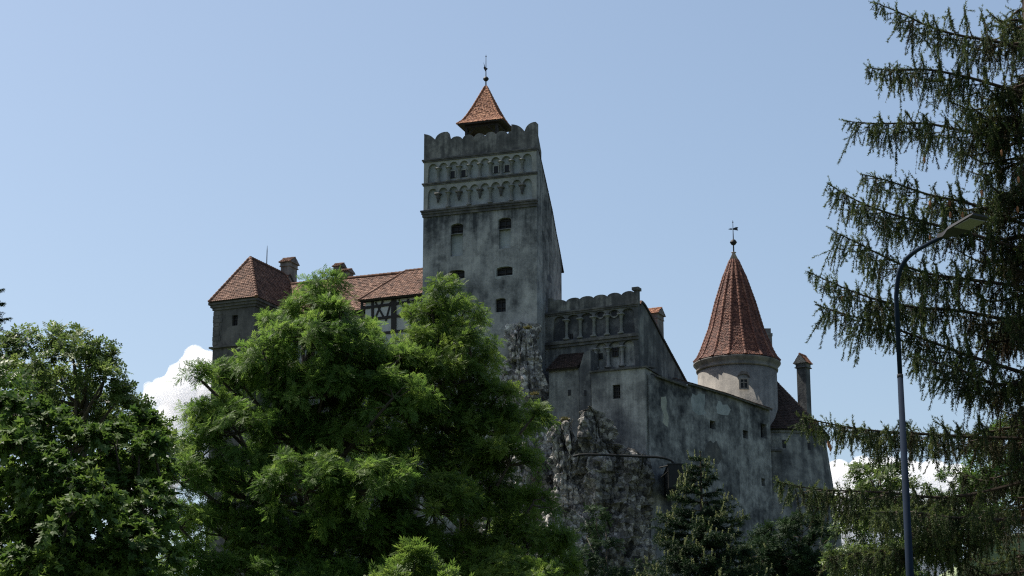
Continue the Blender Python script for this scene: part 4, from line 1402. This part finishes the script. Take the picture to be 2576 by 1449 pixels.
L_spruce = leaf_mat("spruce_needle", [(.0, (.065, .046, .024)), (.25, (.038, .042, .018)), (.5, (.027, .050, .020)), (.75, (.058, .086, .026)), (1, (.13, .16, .04))], .25, .6, .2)
L_fir = leaf_mat("fir_needle", [(.0, (.007, .018, .009)), (.5, (.013, .034, .012)), (.8, (.03, .06, .018)), (.88, (.10, .13, .04)), (1, (.34, .36, .17))], .15, .6, .2)

def curve_pts(P, n):
    """smooth resample of a polyline"""
    P = np.array(P, float)
    seg = np.linalg.norm(np.diff(P, axis=0), axis=1); s = np.concatenate([[0], np.cumsum(seg)])
    u = np.linspace(0, s[-1], n)
    Q = np.stack([np.interp(u, s, P[:, i]) for i in range(3)], axis=1)
    for _ in range(3): Q[1:-1] = (Q[:-2] + 2 * Q[1:-1] + Q[2:]) / 4
    return Q

def spruce():
    g = np.random.default_rng(21)
    Y = 31.0
    bx = at(2640, 700, Y).x
    base = np.array([bx, Y, -.1])
    T = thing("spruce_tree", "tall spruce with hanging curtains of twigs filling the right edge", "tree", base)
    wood = MB(); nd = Needles(); tips = []; ends = []
    wood.tube([(0, 0, 0), (0, 0, 7), (.05, 0, 14), (.02, 0, 21)], [.42, .32, .2, .03], 12)
    def fringe(Q, dens, hang, tint0, top=True):
        L = np.linalg.norm(np.diff(Q, axis=0), axis=1).sum()
        n = max(4, int(L * dens * 1.25)); ph = g.uniform(0, 6)
        for i in range(n):
            f = g.uniform(.12, 1.0)
            x = f * (len(Q) - 1); j = min(int(x), len(Q) - 2)
            p = Q[j] + (Q[j + 1] - Q[j]) * (x - j)
            ax = nrm(Q[j + 1] - Q[j])
            wv = .5 + .5 * math.sin(f * L * 7.3 + ph) * math.sin(f * L * 3.1 + 2 * ph)
            if g.random() > .45 + .75 * wv: continue
            hl = hang * (.35 + .95 * wv) * g.uniform(.4, 1.15) * (1.0 if f < .8 else (1.12 - f) / .32) + .04
            if g.random() < .14: hl *= 1.5
            dirn = nrm(np.array([0, 0, -1.0]) + ax * g.uniform(-.1, .6) + g.normal(0, .24, 3))
            q = p + dirn * hl * .5 + g.normal(0, .012, 3)
            r = q + nrm(dirn + np.array([0, 0, -.4])) * hl * .5
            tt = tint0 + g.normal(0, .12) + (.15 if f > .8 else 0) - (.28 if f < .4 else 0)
            ends.append(r)
            dn = 300 if g.random() < .85 else 70
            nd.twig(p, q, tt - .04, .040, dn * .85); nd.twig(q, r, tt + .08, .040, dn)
            wood.tube([p, q, r], [.004, .003, .002], 3, cap=False)
            if hl > .16:
                for _ in range(2):
                    sp = p + (q - p) * g.uniform(.3, 1.0)
                    nd.twig(sp, sp + nrm(dirn * .7 + g.normal(0, .5, 3) + np.array([0, 0, -.15])) * hl * g.uniform(.2, .4), tt + .05, .034, dn * .9)
        if top:
            for i in range(int(L * 11)):
                f = g.uniform(.3, 1.0); x = f * (len(Q) - 1); j = min(int(x), len(Q) - 2)
                p = Q[j] + (Q[j + 1] - Q[j]) * (x - j); ax = nrm(Q[j + 1] - Q[j])
                q = p + nrm(ax * .8 + np.array([0, 0, .45]) + g.normal(0, .45, 3)) * g.uniform(.06, .17)
                nd.twig(p, q, tint0 + .25 + g.normal(0, .08), .034, 260)
        # needles along the outer axis itself
        for j in range(int(len(Q) * .45), len(Q) - 1):
            nd.twig(Q[j], Q[j + 1], tint0 + .1, .036, 260)
    def branch(P, r0, hang=.42, tint=.5, lat=True, dens=17):
        Q = curve_pts(P, 22)
        n = len(Q)
        wood.tube(list(Q), list(np.linspace(r0, .006, n)), 6, cap=False)
        fringe(Q, dens, hang, tint)
        L = np.linalg.norm(np.diff(Q, axis=0), axis=1).sum()
        tips.append(Q[-3])
        if lat:
            ax = nrm(Q[-1] - Q[0]); sd = nrm(np.cross(ax, [0, 0, 1.0]))
            for f in np.arange(.28, .97, .24 / L * 1.15):
                for sg in (-1, 1):
                    j = int(f * (n - 1)); p = Q[j]
                    ll = min(.95, (1.04 - f) * L * .42) * g.uniform(.5, 1.1)
                    if ll < .12: continue
                    e = p + nrm(ax * .75 + sd * sg * .8 + np.array([0, 0, g.uniform(-.15, .2)])) * ll
                    m = (p + e) / 2 + np.array([0, 0, -.05 * ll])
                    q = curve_pts([p, m, e], 7)
                    wood.tube(list(q), list(np.linspace(.010, .003, 7)), 4, cap=False)
                    fringe(q, dens * .75, hang * .8, tint + .03, True)
    # boughs that stand clear against the sky, tip first
    def px(P, Y0, Y1):
        n = len(P)
        return [np.array(at(x, y, Y1 + (Y0 - Y1) * i / (n - 1))) - base for i, (x, y) in reversed(list(enumerate(P)))]
    for P, Y1 in (
        ([(2200, 6), (2262, 30), (2340, 70), (2420, 92), (2520, 105), (2640, 150)], 29.8),
        ([(2182, 170), (2240, 178), (2330, 172), (2440, 195), (2540, 225), (2640, 250)], 29.4),
        ([(2130, 305), (2200, 312), (2330, 308), (2450, 335), (2540, 350), (2640, 365)], 30.0),
        ([(2165, 438), (2230, 452), (2330, 490), (2440, 510), (2640, 590)], 29.6),
        ([(2080, 460), (2150, 505), (2240, 540), (2330, 560), (2450, 590), (2640, 650)], 29.0),
        ([(2098, 582), (2165, 615), (2250, 660), (2330, 690), (2450, 705), (2640, 730)], 29.3),
        ([(2032, 683), (2110, 720), (2200, 755), (2300, 775), (2420, 780), (2640, 830)], 28.9),
        ([(2050, 765), (2120, 790), (2220, 815), (2330, 855), (2450, 900), (2576, 938), (2640, 960)], 29.3),
        ([(2280, 895), (2330, 905), (2420, 930), (2500, 970), (2576, 962), (2640, 950)], 29.0),
        ([(2010, 1048), (2100, 1070), (2200, 1085), (2330, 1092), (2450, 1100), (2640, 1105)], 29.2),
        ([(1955, 1212), (2040, 1232), (2120, 1235), (2240, 1238), (2350, 1255), (2450, 1245), (2640, 1195)], 28.8),
        ([(2080, 1405), (2150, 1390), (2250, 1385), (2350, 1372), (2450, 1340), (2640, 1290)], 28.2),
        ([(2200, 1290), (2280, 1285), (2380, 1300), (2480, 1310), (2640, 1300)], 27.8)):
        branch(px(P, Y, Y1), .034, .52, .52, True, 21)
    # the rest of the tree, whorl upon whorl
    z = 3.6
    while z < 19.5:
        top = (20.8 - z) / 17
        for _ in range(3 if z < 8 else 5 if z < 15 else 4):
            az = g.uniform(0, 2 * math.pi)
            L = (.9 + 3.0 * top) * g.uniform(.65, 1.0)
            if z > 15: L *= .75
            dx, dy = math.cos(az), math.sin(az)
            if dx < -.3: L *= .62 if z < 15 else .6      # boughs seen against the sky are the ones above
            P = [np.array([0, 0, z]), np.array([dx * L * .4, dy * L * .4, z - .12 * L + .1]), np.array([dx * L * .75, dy * L * .75, z - .12 * L]), np.array([dx * L, dy * L, z + .02 * L])]
            branch(P, .03, .46, .44 + g.normal(0, .2), True, 15)
        z += .32
    wood.build("trunk", M_twig, T, False, fix=False)
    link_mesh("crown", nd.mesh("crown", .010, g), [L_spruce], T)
    print("spruce needles", len(nd.a))
    c = MB(); c.lathe([(.006, 0), (.016, -.02), (.02, -.05), (.016, -.085), (.005, -.11)], 9)
    M_cone = plain("cone_scales", (.30, .13, .06), .7, 0, .35, 60)
    E = np.array(ends); EW = E + base - np.array(EYE)
    cp, sp_ = math.cos(PITCH), math.sin(PITCH)
    dep = EW[:, 1] * cp + EW[:, 2] * sp_
    EP = np.stack([1288 + FPX * EW[:, 0] / dep, 724.5 - FPX * (EW[:, 2] * cp - EW[:, 1] * sp_) / dep], axis=1)
    first = None
    for x, y in ((2352, 428), (2362, 462), (2372, 475), (2380, 530), (2398, 500), (2420, 540), (2345, 480), (2410, 560), (2535, 395), (2540, 440), (2545, 540), (2120, 745), (2350, 590), (2480, 470), (2085, 1110), (2095, 1125)):
        p = E[np.argmin(np.hypot(EP[:, 0] - x, EP[:, 1] - y) + 40 * (EW[:, 1] > 30.2))]
        if first is None: first = c.build("cone", M_cone, T, True); first.location = p
        else: copy_part(first, T, p)
spruce()

def fir(name, label, px, ytop, Y, zbot, ratio, seed, mat, shoots=.5, nl=.035, wid=.008, cat="tree", droop=.1, step=.2):
    g = np.random.default_rng(seed)
    t = at(px, ytop, Y)
    zb = hill_z(t.x, Y) - .1
    T = thing(name, label, cat, (t.x, Y, zb))
    H = t.z - zb
    wood = MB(); nd = Needles()
    wood.tube([(0, 0, 0), (0, 0, H * .6), (0, 0, H)], [H * .014, H * .008, .012], 9)
    nd.twig(np.array([0, 0, H - .5]), np.array([0, 0, H]), .7, nl, 160)
    z = H - .22
    while z > max(zbot, 1.0):
        d = H - z
        for i in range(int(6 + min(4, d))):
            az = g.uniform(0, 2 * math.pi); L = (.12 + ratio * d) * g.uniform(.65, 1.1)
            L = min(L, 3.6)
            dx, dy = math.cos(az), math.sin(az)
            P = curve_pts([np.array([0, 0, z]), np.array([dx*L*.5, dy*L*.5, z + L*(.12 - droop)]), np.array([dx*L, dy*L, z + L*(.28 - droop)])], 9)
            wood.tube(list(P), list(np.linspace(.006 + .008 * L, .004, 9)), 5, cap=False)
            tb = g.normal(.42, .12)
            for j in range(2, 8): nd.twig(P[j], P[j+1], tb, nl, 130)
            ax = np.array([dx, dy, .1]); sd = np.array([-dy, dx, 0])
            n = int(L * 24) + 3
            for q in range(n):
                f = g.uniform(.15, 1); x = f * 8; j = min(int(x), 7); p = P[j] + (P[j+1] - P[j]) * (x - j)
                sg = 1 if q % 2 else -1
                l2 = (.1 + .35 * min(1.2, L) * (1.05 - f)) * g.uniform(.6, 1.1)
                e = p + nrm(ax * .8 + sd * sg * .8 + np.array([0, 0, g.uniform(-.25, .2)])) * l2
                nd.twig(p, e, tb + .12 * f + g.normal(0, .06), nl, 150)
                if g.random() < .5:
                    e2 = e + nrm(ax * .5 + sd * sg * .2 + np.array([0, 0, -.5])) * l2 * .5
                    nd.twig((p + e) / 2, e2, tb, nl, 130)
                if f > .55 and g.random() < shoots * .4:
                    nd.twig(e, e + np.array([g.normal(0, .03), g.normal(0, .03), g.uniform(.08, .2)]), .95, nl * .55, 330)
        z -= step * g.uniform(.75, 1.2)
    wood.build("trunk", M_twig, T, False, fix=False)
    link_mesh("crown", nd.mesh("crown", wid, g), [mat], T)
fir("fir_tree", "small dark fir with pale upright new shoots before the curtain wall", 1762, 1135, 46, 4.2, .50, 31, L_fir, .5, .06, .013, step=.155)
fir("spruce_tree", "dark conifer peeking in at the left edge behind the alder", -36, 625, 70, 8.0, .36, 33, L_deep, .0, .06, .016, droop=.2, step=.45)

# ------------------------------------------------------------------ street lamp
def lamp():
    Y = 24.0
    p = at(2272, 1100, Y)
    T = thing("street_lamp", "blue-grey curved street lamp with a flat head before the spruce", "street lamp", (p.x, Y, 0))
    zt = at(2262, 747, Y).z
    m = MB()
    m.tube([(0, 0, 0), (0, 0, .02)], [.16, .16], 16)
    m.tube([(0, 0, .02), (0, 0, 1.2), (0, 0, 1.25)], [.085, .08, .066], 16)
    zc = at(2264, 946, Y).z
    m.tube([(0, 0, 1.25), (0, 0, zc)], [.066, .034], 16)
    m.build("pole", M_lampgrey, T, True)
    m = MB()
    m.tube([(0, 0, zc - .02), (0, 0, zc + .02)], .037, 16)
    m.build("collar", M_lamphead, T, True)
    ax, wx = Vector((.5, -.866, 0)), Vector((.866, .5, 0))
    ah = [(0, zc - zt + .03), (0, 0), (.04, .21), (.106, .34), (.21, .42), (.38, .475), (.61, .505), (.93, .54)]
    pts = [ax * a + Vector((0, 0, zt + h)) for a, h in ah]
    fine = [Vector(q) for q in curve_pts([tuple(q) for q in pts[1:]], 26)]
    m = MB(); m.tube([pts[0]] + fine, [.0285] + list(np.linspace(.028, .024, 26)), 14); m.build("arm", M_lampgrey, T, True)
    # head: tapered slab along the arm
    h0 = pts[-1]; tilt = (ax + Vector((0, 0, .13))).normalized(); up = wx.cross(tilt); up = up if up.z > 0 else -up
    hd = MB()
    secs = [(-.12, .04, .05, .02), (-.02, .05, .055, .0), (.06, .085, .05, -.005), (.16, .135, .045, -.005), (.52, .14, .04, 0), (.58, .125, .025, .004)]
    vs = []
    for t, w, h, dz in secs:
        c = h0 + tilt * t + up * dz
        for sx, sy in ((-1, -.5), (-.8, .5), (.8, .5), (1, -.5)): vs.append(c + wx * w * sx + up * h * sy)
    fs = [(i*4+j, i*4+(j+1)%4, (i+1)*4+(j+1)%4, (i+1)*4+j) for i in range(len(secs)-1) for j in range(4)] + [(0,1,2,3), tuple(range(len(vs)-4, len(vs)))]
    hd.add(vs, fs)
    o = hd.build("lamp_head", M_lamphead, T)
    ln = MB()
    c0 = h0 - up * .026
    quad = [c0 + tilt * .26 - wx * .115, c0 + tilt * .53 - wx * .115, c0 + tilt * .53 + wx * .115, c0 + tilt * .26 + wx * .115]
    ln.slab(quad, .01); ln.build("lens", M_lens, o)
lamp()

# ------------------------------------------------------------------ pale green canopy roof at the lower right
def canopy():
    Y = 58.0
    k = Y / FPX
    a, tpt = at(2418, 1449, Y), at(2600, 1345, Y)
    zt = tpt.z; hw = (tpt.x - a.x) * 1.12
    zb = zt - hw * .75
    z0 = 0
    M = stucco("pale_green_sheet", (.13, .16, .095), (.18, .22, .13), (.23, .27, .17), .2, 140.0, 1.0, patches=.1)
    T = thing("green_hall", "pale green arched hall roof behind the spruce in the lower right corner", "building", (tpt.x, Y, z0))
    arc = [(hw * math.cos(t), zb + (zt - zb) * math.sin(t)) for t in np.linspace(0, math.pi, 25)]
    m = MB(); m.prism([(-hw, 0), (hw, 0)] + arc, 0, 14); m.build("wall", M, T)
    rb = MB()
    for y in (-.05,):
        for p, q in zip(arc, arc[1:]):
            rb.tube([(p[0]*1.005, y, p[1] + .02), (q[0]*1.005, y, q[1] + .02)], .05, 6)
    for x in np.linspace(-hw * .8, hw * .8, 9):
        zz = zb + (zt - zb) * math.sqrt(max(0, 1 - (x / hw) ** 2))
        rb.box(x - .03, x + .03, -.04, -.003, 0, zz - .04)
    rb.build("frame", M, T)
canopy()

# ------------------------------------------------------------------ dry grass on the rock ledges
def tuft(px, Y, label):
    g = np.random.default_rng(int(px[0]))
    p = at(*px, Y)
    n = 240
    a = g.uniform(0, 2 * math.pi, n); e = g.uniform(.3, 1.5, n)
    d = np.stack([np.cos(a) * np.cos(e), np.sin(a) * np.cos(e), np.sin(e)], 1)
    o = g.normal(0, .10, (n, 3)) * np.array([1.3, .8, .25])
    L = g.uniform(.1, .28, n)[:, None]
    sd = nrm(np.cross(d, g.normal(0, 1, (n, 3)))) * .022
    V = np.stack([o - sd, o + sd, o + d * L], axis=1)
    ob = link_mesh("grass_tuft", quads_mesh("grass_tuft", V, g.uniform(0, 1, n)), [L_dry])
    ob.location = p
    props(ob, label, "grass tuft")
L_dry = leaf_mat("dry_grass", [(.0, (.05, .06, .02)), (.5, (.09, .09, .025)), (1, (.15, .12, .04))], .3)
tuft(Z9(490, 195), 144.9, "ochre grass tuft on top of the cliff right under the keep")
tuft(Z9(595, 1140), 144.2, "ochre grass tuft low on the cliff beside the second ash")
tuft(Z8(245, 262), 142.2, "yellow-green grass tuft on the square-topped crag")
